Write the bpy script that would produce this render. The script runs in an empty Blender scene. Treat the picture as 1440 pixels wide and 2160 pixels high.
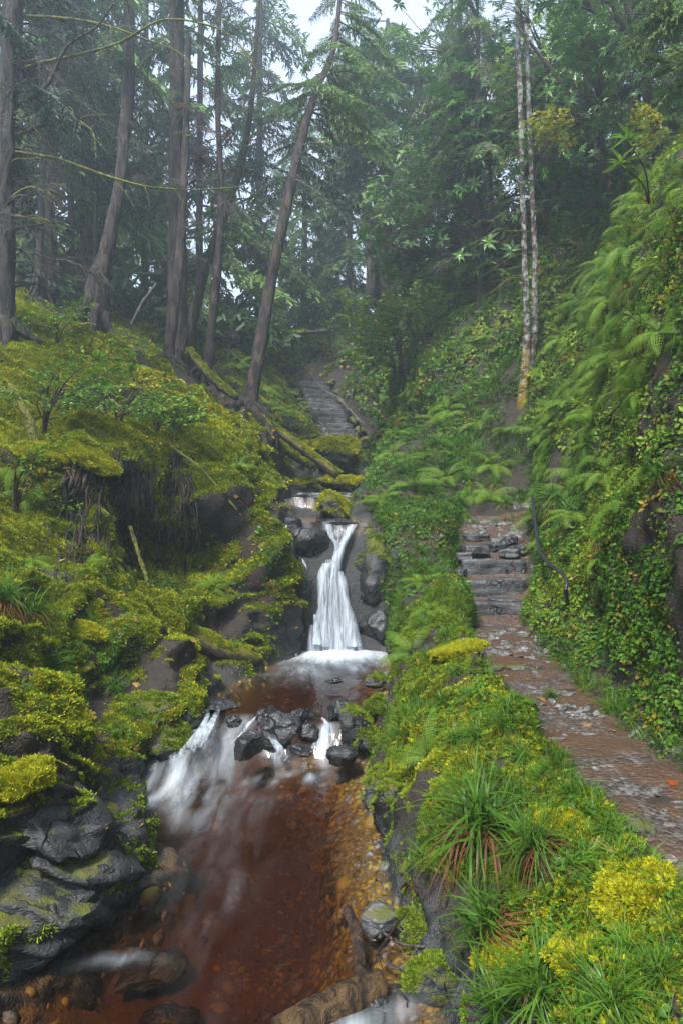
import bpy, bmesh, math, random
import numpy as np
from mathutils import Vector, Matrix, Euler
from mathutils.bvhtree import BVHTree

SC = bpy.context.scene
COL = SC.collection
R = math.radians
random.seed(7)
RNG = np.random.default_rng(11)

# ------------------------------------------------------------------ camera
F, CX, CY, CH = 1440.0, 720.0, 1080.0, 2.0      # focal length in photo pixels, principal point, eye height
cam_data = bpy.data.cameras.new('camera')
cam_data.sensor_fit = 'VERTICAL'
cam_data.sensor_height = 36.0
cam_data.sensor_width = 24.0
cam_data.lens = 24.0
cam_data.clip_start = 0.05
cam_data.clip_end = 400.0
cam = bpy.data.objects.new('camera', cam_data)
cam.location = (0, 0, CH)
cam.rotation_euler = (R(90), 0, 0)
COL.objects.link(cam)
SC.camera = cam

# ------------------------------------------------------------------ sky, sun, exposure
SUN_EL, SUN_AZ = R(56), R(-150)                    # azimuth from +Y towards +X
world = bpy.data.worlds.new('World')
SC.world = world
world.use_nodes = True
nt = world.node_tree
nt.nodes.clear()
sky = nt.nodes.new('ShaderNodeTexSky')
sky.sky_type = 'NISHITA'
sky.sun_disc = False
sky.sun_elevation = SUN_EL
sky.sun_rotation = SUN_AZ
sky.air_density = 1.0
sky.dust_density = 4.0
sky.ozone_density = 1.0
hsv = nt.nodes.new('ShaderNodeHueSaturation')
hsv.inputs['Saturation'].default_value = 0.7
bg = nt.nodes.new('ShaderNodeBackground')
bg.inputs['Strength'].default_value = 0.055
wo = nt.nodes.new('ShaderNodeOutputWorld')
nt.links.new(sky.outputs[0], hsv.inputs['Color'])
cloud = nt.nodes.new('ShaderNodeMix')          # an even layer of high cloud over the clear sky
cloud.data_type = 'RGBA'
cloud.inputs[0].default_value = 0.68
cloud.inputs[7].default_value = (4.0, 4.7, 5.8, 1)
nt.links.new(hsv.outputs[0], cloud.inputs[6])
nt.links.new(cloud.outputs[2], bg.inputs['Color'])
nt.links.new(bg.outputs[0], wo.inputs['Surface'])

sun_data = bpy.data.lights.new('sun', 'SUN')
sun_data.energy = 1.5
sun_data.angle = R(10)
sun_data.color = (1.0, 0.96, 0.88)
sun = bpy.data.objects.new('sun', sun_data)
sdir = Vector((math.sin(SUN_AZ) * math.cos(SUN_EL), math.cos(SUN_AZ) * math.cos(SUN_EL), math.sin(SUN_EL)))
sun.rotation_euler = (-sdir).to_track_quat('-Z', 'Y').to_euler()
sun.location = sdir * 60
COL.objects.link(sun)

vs = SC.view_settings
vs.view_transform = 'Standard'
vs.look = 'None'
vs.gamma = 1.0
vs.use_curve_mapping = False
vs.exposure = 2.5

cy = SC.cycles
cy.use_denoising = True
cy.denoising_prefilter = 'ACCURATE'
cy.use_adaptive_sampling = True
cy.adaptive_threshold = 0.012
cy.max_bounces = 6
cy.diffuse_bounces = 3
cy.glossy_bounces = 2
cy.transmission_bounces = 3
cy.transparent_max_bounces = 12
cy.volume_bounces = 1
cy.caustics_reflective = False
cy.caustics_refractive = False
cy.sample_clamp_indirect = 4.0

# ------------------------------------------------------------------ helpers
def W3(px, py, d):
    """a point of the place: photo direction (px, py) at depth d metres"""
    return np.array([(px - CX) / F * d, d, CH - (py - CY) / F * d])

def hash3(ix, iy, iz, s):
    h = (ix.astype(np.int64) * 374761393 + iy.astype(np.int64) * 668265263 + iz.astype(np.int64) * 1442695041 + s * 974634777) & 0xffffffff
    h = ((h ^ (h >> 13)) * 1274126177) & 0xffffffff
    h = ((h ^ (h >> 15)) * 2246822519) & 0xffffffff
    return ((h ^ (h >> 16)) & 0xffffff) / float(0xffffff)

def vnoise(p, s=0):
    p = np.asarray(p, float)
    i = np.floor(p).astype(np.int64)
    f = p - i
    f = f * f * f * (f * (f * 6 - 15) + 10)
    r = 0
    for dx in (0, 1):
        wx = f[:, 0] if dx else 1 - f[:, 0]
        for dy in (0, 1):
            wy = f[:, 1] if dy else 1 - f[:, 1]
            for dz in (0, 1):
                wz = f[:, 2] if dz else 1 - f[:, 2]
                r = r + wx * wy * wz * hash3(i[:, 0] + dx, i[:, 1] + dy, i[:, 2] + dz, s)
    return r * 2 - 1

def fbm(p, octv=4, s=0, gain=0.5):
    a, r, t = 1.0, 0, 0
    p = np.asarray(p, float)
    for k in range(octv):
        r = r + a * vnoise(p * (2.03 ** k) + 17.3 * k, s + k)
        t += a
        a *= gain
    return r / t

def smooth(e0, e1, x):
    t = np.clip((x - e0) / (e1 - e0), 0, 1)
    return t * t * (3 - 2 * t)

def pchip(xk, yk, xq):
    """monotone cubic through knots; yk (K, M), xq (Q,) -> (Q, M)"""
    xk = np.asarray(xk, float); yk = np.asarray(yk, float)
    h = np.diff(xk)[:, None]
    dl = np.diff(yk, axis=0) / h
    m = np.zeros_like(yk)
    w1, w2 = 2 * h[1:] + h[:-1], h[1:] + 2 * h[:-1]
    same = dl[:-1] * dl[1:] > 0
    with np.errstate(divide='ignore', invalid='ignore'):
        hm = (w1 + w2) / (w1 / dl[:-1] + w2 / dl[1:])
    m[1:-1] = np.where(same, hm, 0)
    m[0], m[-1] = dl[0], dl[-1]
    k = np.clip(np.searchsorted(xk, xq, side='right') - 1, 0, len(xk) - 2)
    t = ((xq - xk[k]) / (xk[k + 1] - xk[k]))[:, None]
    hh = h[k]
    return ((2*t**3 - 3*t**2 + 1) * yk[k] + (t**3 - 2*t**2 + t) * hh * m[k]
            + (-2*t**3 + 3*t**2) * yk[k + 1] + (t**3 - t**2) * hh * m[k + 1])

def make_mesh(name, V, T, mats=(), mi=None, flat=False, tint=None, attrs=None):
    V = np.ascontiguousarray(V, np.float32)
    T = np.ascontiguousarray(T, np.int32)
    me = bpy.data.meshes.new(name)
    k = T.shape[1]
    me.vertices.add(len(V)); me.vertices.foreach_set('co', V.ravel())
    me.loops.add(T.size); me.loops.foreach_set('vertex_index', T.ravel())
    me.polygons.add(len(T))
    me.polygons.foreach_set('loop_start', np.arange(0, T.size, k, dtype=np.int32))
    me.polygons.foreach_set('use_smooth', np.full(len(T), not flat, bool))
    if mi is not None:
        me.polygons.foreach_set('material_index', np.ascontiguousarray(mi, np.int32))
    for m in mats:
        me.materials.append(m)
    if tint is not None:
        a = me.attributes.new('tint', 'FLOAT', 'POINT')
        a.data.foreach_set('value', np.ascontiguousarray(tint, np.float32))
    for an, av in (attrs or {}).items():
        av = np.ascontiguousarray(av, np.float32)
        if av.ndim == 1:
            a = me.attributes.new(an, 'FLOAT', 'POINT'); a.data.foreach_set('value', av)
        else:
            a = me.attributes.new(an, 'FLOAT_COLOR', 'POINT'); a.data.foreach_set('color', av.ravel())
    me.update(calc_edges=True)
    return me

def q2t(Q):
    Q = np.asarray(Q)
    return np.concatenate([Q[:, [0, 1, 2]], Q[:, [0, 2, 3]]])

class MB:
    """collects triangle pieces for ONE mesh"""
    def __init__(self): self.V, self.T, self.M, self.C, self.n = [], [], [], [], 0
    def add(self, V, T, m=0, c=0.5):
        V = np.asarray(V, float).reshape(-1, 3); T = np.asarray(T)
        if T.shape[1] == 4: T = q2t(T)
        self.V.append(V); self.T.append(T + self.n); self.n += len(V)
        self.M.append(np.full(len(T), m)); self.C.append(np.broadcast_to(c, (len(V),)).astype(float))
        return self
    def mesh(self, name, mats, flat=False):
        return make_mesh(name, np.concatenate(self.V), np.concatenate(self.T), mats, np.concatenate(self.M), flat, np.concatenate(self.C))

def put(name, me, parent=None, loc=(0, 0, 0), rot=(0, 0, 0), scl=(1, 1, 1), **props):
    o = bpy.data.objects.new(name, me)
    COL.objects.link(o)
    o.location = loc; o.rotation_euler = rot
    o.scale = (scl, scl, scl) if np.isscalar(scl) else scl
    if parent is not None: o.parent = parent
    for k, v in props.items(): o[k] = v
    return o

def thing(name, label, category, loc=(0, 0, 0), rot=(0, 0, 0), scl=1, group=None, me=None):
    o = put(name, me, None, loc, rot, scl, label=label, category=category)
    if me is None: o.empty_display_size = 0.05
    if group: o['group'] = group
    return o

def catmull(P, n):
    P = np.asarray(P, float)
    t = np.concatenate([[0], np.cumsum(np.linalg.norm(np.diff(P[:, :3], axis=0), axis=1) + 1e-6)])
    return pchip(t / t[-1], P, np.linspace(0, 1, n))

def frames(P):
    T = np.gradient(P, axis=0)
    T /= np.linalg.norm(T, axis=1)[:, None] + 1e-9
    a = np.array([0.0, 0, 1]) if abs(T[0, 2]) < 0.9 else np.array([1.0, 0, 0])
    N = np.zeros_like(P)
    n = a - T[0] * a.dot(T[0])
    for i in range(len(P)):
        n = n - T[i] * n.dot(T[i]); n /= np.linalg.norm(n) + 1e-9
        N[i] = n
    return T, N, np.cross(T, N)

def tube(P, rad, sides=8, rough=0.0, seed=0, cap=True):
    P = np.asarray(P, float); rad = np.broadcast_to(rad, (len(P),))
    T, N, B = frames(P)
    a = np.linspace(0, 2 * math.pi, sides, endpoint=False)
    ring = np.cos(a)[None, :, None] * N[:, None] + np.sin(a)[None, :, None] * B[:, None]
    V = P[:, None] + ring * rad[:, None, None]
    if rough:
        q = V.reshape(-1, 3)
        s = np.repeat(rad, sides)
        sc = np.array([1, 1, 0.35]) / max(rad.max(), 1e-4) * 0.9
        V = V + (ring.reshape(-1, 3) * (fbm(q * sc, 3, seed) * s * rough)[:, None]).reshape(V.shape)
        if sides > 20:      # furrowed bark
            V = V + (ring.reshape(-1, 3) * (-np.abs(fbm(q * np.array([3.6, 3.6, .5]) / max(rad.max(), 1e-4), 3, seed + 3)) * s * .55)[:, None]).reshape(V.shape)
    V = V.reshape(-1, 3)
    i = np.arange(len(P) - 1)[:, None] * sides; j = np.arange(sides)[None]
    jn = (j + 1) % sides
    Q = np.stack([i + j, i + jn, i + sides + jn, i + sides + j], -1).reshape(-1, 4)
    Tr = q2t(Q)
    if cap:
        n = len(V)
        V = np.vstack([V, P[0], P[-1]])
        j = np.arange(sides); jn = (j + 1) % sides
        last = (len(P) - 1) * sides
        Tr = np.vstack([Tr, np.stack([np.full(sides, n), jn, j], 1), np.stack([np.full(sides, n + 1), last + j, last + jn], 1)])
    return V, Tr

def basis(X, up=(0, 0, 1)):
    """rotation matrices (N,3,3), columns x=X, z near up"""
    X = np.asarray(X, float); X = X / (np.linalg.norm(X, axis=1)[:, None] + 1e-9)
    U = np.broadcast_to(np.asarray(up, float), X.shape)
    Y = np.cross(U, X); Y /= np.linalg.norm(Y, axis=1)[:, None] + 1e-9
    return np.stack([X, Y, np.cross(X, Y)], -1)

def place(LV, LT, M, L, s=None):
    """copies of a small piece (LV, LT) at L with rotation M and size s -> V, T"""
    LV = np.asarray(LV, float); LT = np.asarray(LT)
    n = len(L)
    V = np.einsum('nij,kj->nki', M, LV)
    if s is not None: V = V * np.asarray(s, float).reshape(n, 1, 1)
    V = V + np.asarray(L, float)[:, None]
    T = (LT[None] + (np.arange(n) * len(LV))[:, None, None]).reshape(-1, 3)
    return V.reshape(-1, 3), T

def leaf_shape(w=0.4, fold=0.12, curl=0.15):
    V = np.array([[0, 0, 0], [.45, w/2, fold*w], [.45, 0, 0], [.45, -w/2, fold*w], [1, 0, -curl]])
    return V, np.array([[0, 2, 1], [0, 3, 2], [1, 2, 4], [2, 3, 4]])

# ------------------------------------------------------------------ materials
class NT:
    def __init__(self, name):
        self.m = bpy.data.materials.new(name); self.m.use_nodes = True
        self.t = self.m.node_tree; self.t.nodes.clear()
        self.out = self.n('OutputMaterial')
    def n(self, kind, **kw):
        x = self.t.nodes.new('ShaderNode' + kind)
        for k, v in kw.items(): setattr(x, k, v)
        return x
    def l(self, a, b): self.t.links.new(a, b)
    def val(self, node, **kw):
        for k, v in kw.items():
            s = node.inputs[k.replace('_', ' ')]
            if hasattr(v, 'links'): self.l(v, s)
            else: s.default_value = v
        return node
    def mix(self, f, a, b):
        x = self.n('Mix', data_type='RGBA')
        for s, v in ((x.inputs[0], f), (x.inputs[6], a), (x.inputs[7], b)):
            if hasattr(v, 'links'): self.l(v, s)
            else: s.default_value = v if s.type == 'VALUE' else (*v, 1) if len(v) == 3 else v
        return x.outputs[2]
    def math(self, op, a, b=0.0, c=None, clamp=False):
        x = self.n('Math', operation=op, use_clamp=clamp)
        for k, v in enumerate((a, b) if c is None else (a, b, c)):
            if hasattr(v, 'links'): self.l(v, x.inputs[k])
            else: x.inputs[k].default_value = v
        return x.outputs[0]
    def noise(self, scale, detail=4, rough=0.55, vec=None, dist=0.0):
        x = self.n('TexNoise'); x.inputs['Scale'].default_value = scale
        x.inputs['Detail'].default_value = detail; x.inputs['Roughness'].default_value = rough
        x.inputs['Distortion'].default_value = dist
        if vec is not None: self.l(vec, x.inputs['Vector'])
        return x.outputs[0]
    def ramp(self, f, stops):
        x = self.n('ValToRGB'); cr = x.color_ramp
        while len(cr.elements) < len(stops): cr.elements.new(0.5)
        for e, (p, c) in zip(cr.elements, stops):
            e.position = p; e.color = (*c, 1) if len(c) == 3 else c
        self.l(f, x.inputs[0]); return x.outputs[0]
    def coords(self, kind='Object', scale=None, rot=None):
        c = self.n('TexCoord').outputs[kind]
        if scale is None: return c
        mp = self.n('Mapping'); mp.inputs['Scale'].default_value = scale
        if rot: mp.inputs['Rotation'].default_value = rot
        self.l(c, mp.inputs[0]); return mp.outputs[0]
    def geo(self): return self.n('NewGeometry').outputs['Position']
    def attr(self, name, out='Fac', kind='GEOMETRY'):
        x = self.n('Attribute', attribute_name=name, attribute_type=kind); return x.outputs[out]
    def bump(self, h, strength=0.5, dist=0.02, nrm=None):
        x = self.n('Bump'); x.inputs['Strength'].default_value = strength; x.inputs['Distance'].default_value = dist
        self.l(h, x.inputs['Height'])
        if nrm is not None: self.l(nrm, x.inputs['Normal'])
        return x.outputs[0]
    def bsdf(self, color, rough=0.6, normal=None, spec=0.5, **kw):
        p = self.n('BsdfPrincipled')
        for s, v in (('Base Color', color), ('Roughness', rough), ('Specular IOR Level', spec)):
            if hasattr(v, 'links'): self.l(v, p.inputs[s])
            else: p.inputs[s].default_value = (*v, 1) if not np.isscalar(v) and len(v) == 3 else v
        if normal is not None: self.l(normal, p.inputs['Normal'])
        for k, v in kw.items(): p.inputs[k.replace('_', ' ')].default_value = v
        return p.outputs[0]
    def surf(self, s): self.l(s, self.out.inputs['Surface']); return self.m

def leaf_mat(name, dark, light, dead=None, rough=0.5, trans=0.35, spec=0.18):
    m = NT(name)
    r = m.n('ObjectInfo').outputs['Random']
    t = m.attr('tint')
    f = m.math('ADD', m.math('MULTIPLY', r, 0.55), m.math('MULTIPLY', t, 0.45))
    nz = m.noise(1.3, 2, vec=m.geo())
    f = m.math('ADD', f, m.math('MULTIPLY', m.math('SUBTRACT', nz, 0.5), 0.9), clamp=True)
    c = m.mix(f, dark, light)
    if dead is not None:
        dd = m.math('GREATER_THAN', m.math('FRACT', m.math('MULTIPLY', r, 7.31)), 0.9)
        c = m.mix(m.math('MULTIPLY', dd, 0.8), c, dead)
    p = m.bsdf(c, rough, spec=spec)
    tr = m.n('BsdfTranslucent'); m.l(m.mix(1.0, c, c), tr.inputs['Color'])
    mx = m.n('MixShader'); mx.inputs[0].default_value = trans
    m.l(p, mx.inputs[1]); m.l(tr.outputs[0], mx.inputs[2])
    return m.surf(mx.outputs[0])

def up_mask(m, lo=0.2, hi=0.7, nscale=6.0, amt=0.7):
    """0..1 where the surface faces up, broken by noise (where moss grows)"""
    g = m.n('NewGeometry')
    sx = m.n('SeparateXYZ'); m.l(g.outputs['Normal'], sx.inputs[0])
    v = m.math('ADD', sx.outputs[2], m.math('MULTIPLY', m.math('SUBTRACT', m.noise(nscale, 5, vec=g.outputs['Position']), 0.5), amt * 2))
    mr = m.n('MapRange', interpolation_type='SMOOTHSTEP'); m.l(v, mr.inputs[0])
    mr.inputs[1].default_value = lo; mr.inputs[2].default_value = hi
    return mr.outputs[0]

def rock_mat(name, moss=(0.3, 0.9), mosscol=((.05, .07, .008), (.17, .17, .015)), base=((.007, .008, .010), (.032, .034, .040)), rough=(0.18, 0.5)):
    m = NT(name)
    P = m.geo()
    n1 = m.noise(7, 8, 0.65, P); n2 = m.noise(55, 4, 0.6, P)
    strata = m.n('TexNoise'); mp = m.n('Mapping'); mp.inputs['Scale'].default_value = (4, 10, 26); mp.inputs['Rotation'].default_value = (0.5, 0.3, 0)
    m.l(P, mp.inputs[0]); m.l(mp.outputs[0], strata.inputs['Vector']); strata.inputs['Detail'].default_value = 6
    c = m.ramp(m.math('MULTIPLY_ADD', n1, 0.6, m.math('MULTIPLY', strata.outputs[0], 0.4)), [(0.3, base[0]), (0.72, base[1])])
    rg = m.math('MULTIPLY_ADD', n2, rough[1] - rough[0], rough[0])
    h = m.math('ADD', m.math('MULTIPLY', n1, 0.6), m.math('MULTIPLY_ADD', n2, 0.22, m.math('MULTIPLY', strata.outputs[0], 0.3)))
    wv = m.n('Mix', data_type='VECTOR'); wv.inputs[0].default_value = .22; m.l(P, wv.inputs[4])
    nv = m.n('TexNoise'); nv.inputs['Scale'].default_value = 5; m.l(P, nv.inputs['Vector']); m.l(nv.outputs['Color'], wv.inputs[5])
    ve = m.n('TexVoronoi', feature='DISTANCE_TO_EDGE'); ve.inputs['Scale'].default_value = 3.4; m.l(wv.outputs[1], ve.inputs['Vector'])
    ck = m.math('MAXIMUM', m.ramp(ve.outputs['Distance'], [(0.0, (0, 0, 0)), (0.03, (1, 1, 1))]), m.ramp(n1, [(.45, (0, 0, 0)), (.55, (1, 1, 1))]))
    c = m.mix(ck, tuple(x * .4 for x in base[0]), c)
    li = m.ramp(m.noise(34, 3, .5, P), [(.64, (0, 0, 0)), (.70, (1, 1, 1))])
    c = m.mix(m.math('MULTIPLY', li, .55), c, (base[1][0] * 2.6, base[1][1] * 2.8, base[1][2] * 2.3))
    h = m.math('ADD', h, m.math('MULTIPLY', ck, .5))
    if moss:
        mk = up_mask(m, *moss)
        mc = m.mix(m.noise(14, 4, vec=P), *mosscol)
        c = m.mix(mk, c, mc)
        rg = m.math('ADD', rg, m.math('MULTIPLY', mk, 0.5), clamp=True)
        h = m.math('ADD', h, m.math('MULTIPLY', mk, m.noise(130, 3, vec=P)))
    return m.surf(m.bsdf(c, rg, m.bump(h, 0.9, 0.03)))

def bark_mat(name, c1, c2, mossamt=0.0, mosscol=(.10, .11, .012), lichen=0.0, vs=0.2, foot=0.0):
    m = NT(name)
    P = m.geo()
    mp = m.n('Mapping'); mp.inputs['Scale'].default_value = (1, 1, vs); m.l(P, mp.inputs[0])
    n1 = m.noise(11, 6, 0.7, mp.outputs[0], 1.2); n2 = m.noise(5, 4, 0.6, P); n3 = m.noise(60, 4, .6, P)
    c = m.mix(m.ramp(n1, [(0.43, (0, 0, 0)), (0.57, (1, 1, 1))]), c1, c2)
    h = m.math('ADD', n1, m.math('MULTIPLY', n3, 0.25))
    if lichen:
        k = m.ramp(m.noise(9, 5, 0.65, P), [(0.56 - lichen * .1, (0, 0, 0)), (0.68 - lichen * .1, (1, 1, 1))])
        c = m.mix(k, c, m.mix(n3, (.20, .21, .22), (.50, .51, .50)))
    if mossamt:
        if foot:
            sz = m.n('SeparateXYZ'); m.l(m.n('TexCoord').outputs['Object'], sz.inputs[0])
            n2 = m.math('ADD', n2, m.math('MULTIPLY_ADD', sz.outputs[2], -.45 / foot, .40, clamp=True))
        k = m.ramp(m.math('ADD', n2, mossamt - 0.5), [(0.45, (0, 0, 0)), (0.6, (1, 1, 1))])
        c = m.mix(k, c, mosscol)
        h = m.math('ADD', h, m.math('MULTIPLY', k, 0.4))
    return m.surf(m.bsdf(c, 0.62, m.bump(h, 1.0, 0.07), 0.35))

def scatter(name, P, N, S, protos, seed, parent=None, yaw_only=False, upmix=0.4, tilt=0.35, **props):
    """thousands of alike little pieces: ONE stuff object, instanced on points"""
    n = len(P)
    rg = np.random.default_rng(seed)
    A = N * (1 - upmix) + np.array([0, 0, 1.0]) * upmix + rg.normal(0, tilt, (n, 3)) * 0.5
    A /= np.linalg.norm(A, axis=1)[:, None]
    yaw = rg.uniform(0, 2 * math.pi, n)
    X = np.stack([np.cos(yaw), np.sin(yaw), np.zeros(n)], 1)
    X = X - A * (X * A).sum(1)[:, None]; X /= np.linalg.norm(X, axis=1)[:, None] + 1e-9
    Y = np.cross(A, X)
    # euler XYZ from columns X, Y, A
    ry = np.arcsin(np.clip(-X[:, 2], -1, 1)); rz = np.arctan2(X[:, 1], X[:, 0]); rx = np.arctan2(Y[:, 2], A[:, 2])
    me = bpy.data.meshes.new(name)
    me.vertices.add(n); me.vertices.foreach_set('co', np.ascontiguousarray(P, np.float32).ravel())
    a = me.attributes.new('rot', 'FLOAT_VECTOR', 'POINT'); a.data.foreach_set('vector', np.ascontiguousarray(np.stack([rx, ry, rz], 1), np.float32).ravel())
    a = me.attributes.new('scl', 'FLOAT', 'POINT'); a.data.foreach_set('value', np.ascontiguousarray(S, np.float32))
    a = me.attributes.new('idx', 'INT', 'POINT'); a.data.foreach_set('value', rg.integers(0, len(protos), n).astype(np.int32))
    c = bpy.data.collections.new(name + '_pieces')
    for k, pm in enumerate(protos):
        c.objects.link(bpy.data.objects.new('%s_piece%02d' % (name, k), pm))
    g = bpy.data.node_groups.new(name, 'GeometryNodeTree')
    g.interface.new_socket('Geometry', in_out='INPUT', socket_type='NodeSocketGeometry')
    g.interface.new_socket('Geometry', in_out='OUTPUT', socket_type='NodeSocketGeometry')
    gi = g.nodes.new('NodeGroupInput'); go = g.nodes.new('NodeGroupOutput')
    ci = g.nodes.new('GeometryNodeCollectionInfo'); ci.inputs['Collection'].default_value = c
    ci.inputs['Separate Children'].default_value = True; ci.inputs['Reset Children'].default_value = True
    iop = g.nodes.new('GeometryNodeInstanceOnPoints'); iop.inputs['Pick Instance'].default_value = True
    def na(nm, ty):
        x = g.nodes.new('GeometryNodeInputNamedAttribute'); x.data_type = ty; x.inputs['Name'].default_value = nm
        return x.outputs['Attribute']
    g.links.new(gi.outputs[0], iop.inputs['Points'])
    g.links.new(ci.outputs[0], iop.inputs['Instance'])
    g.links.new(na('idx', 'INT'), iop.inputs['Instance Index'])
    g.links.new(na('rot', 'FLOAT_VECTOR'), iop.inputs['Rotation'])
    g.links.new(na('scl', 'FLOAT'), iop.inputs['Scale'])
    g.links.new(iop.outputs[0], go.inputs[0])
    o = put(name, me, parent, **props)
    o['kind'] = 'stuff'
    o.modifiers.new('pieces', 'NODES').node_group = g
    return o
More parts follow.
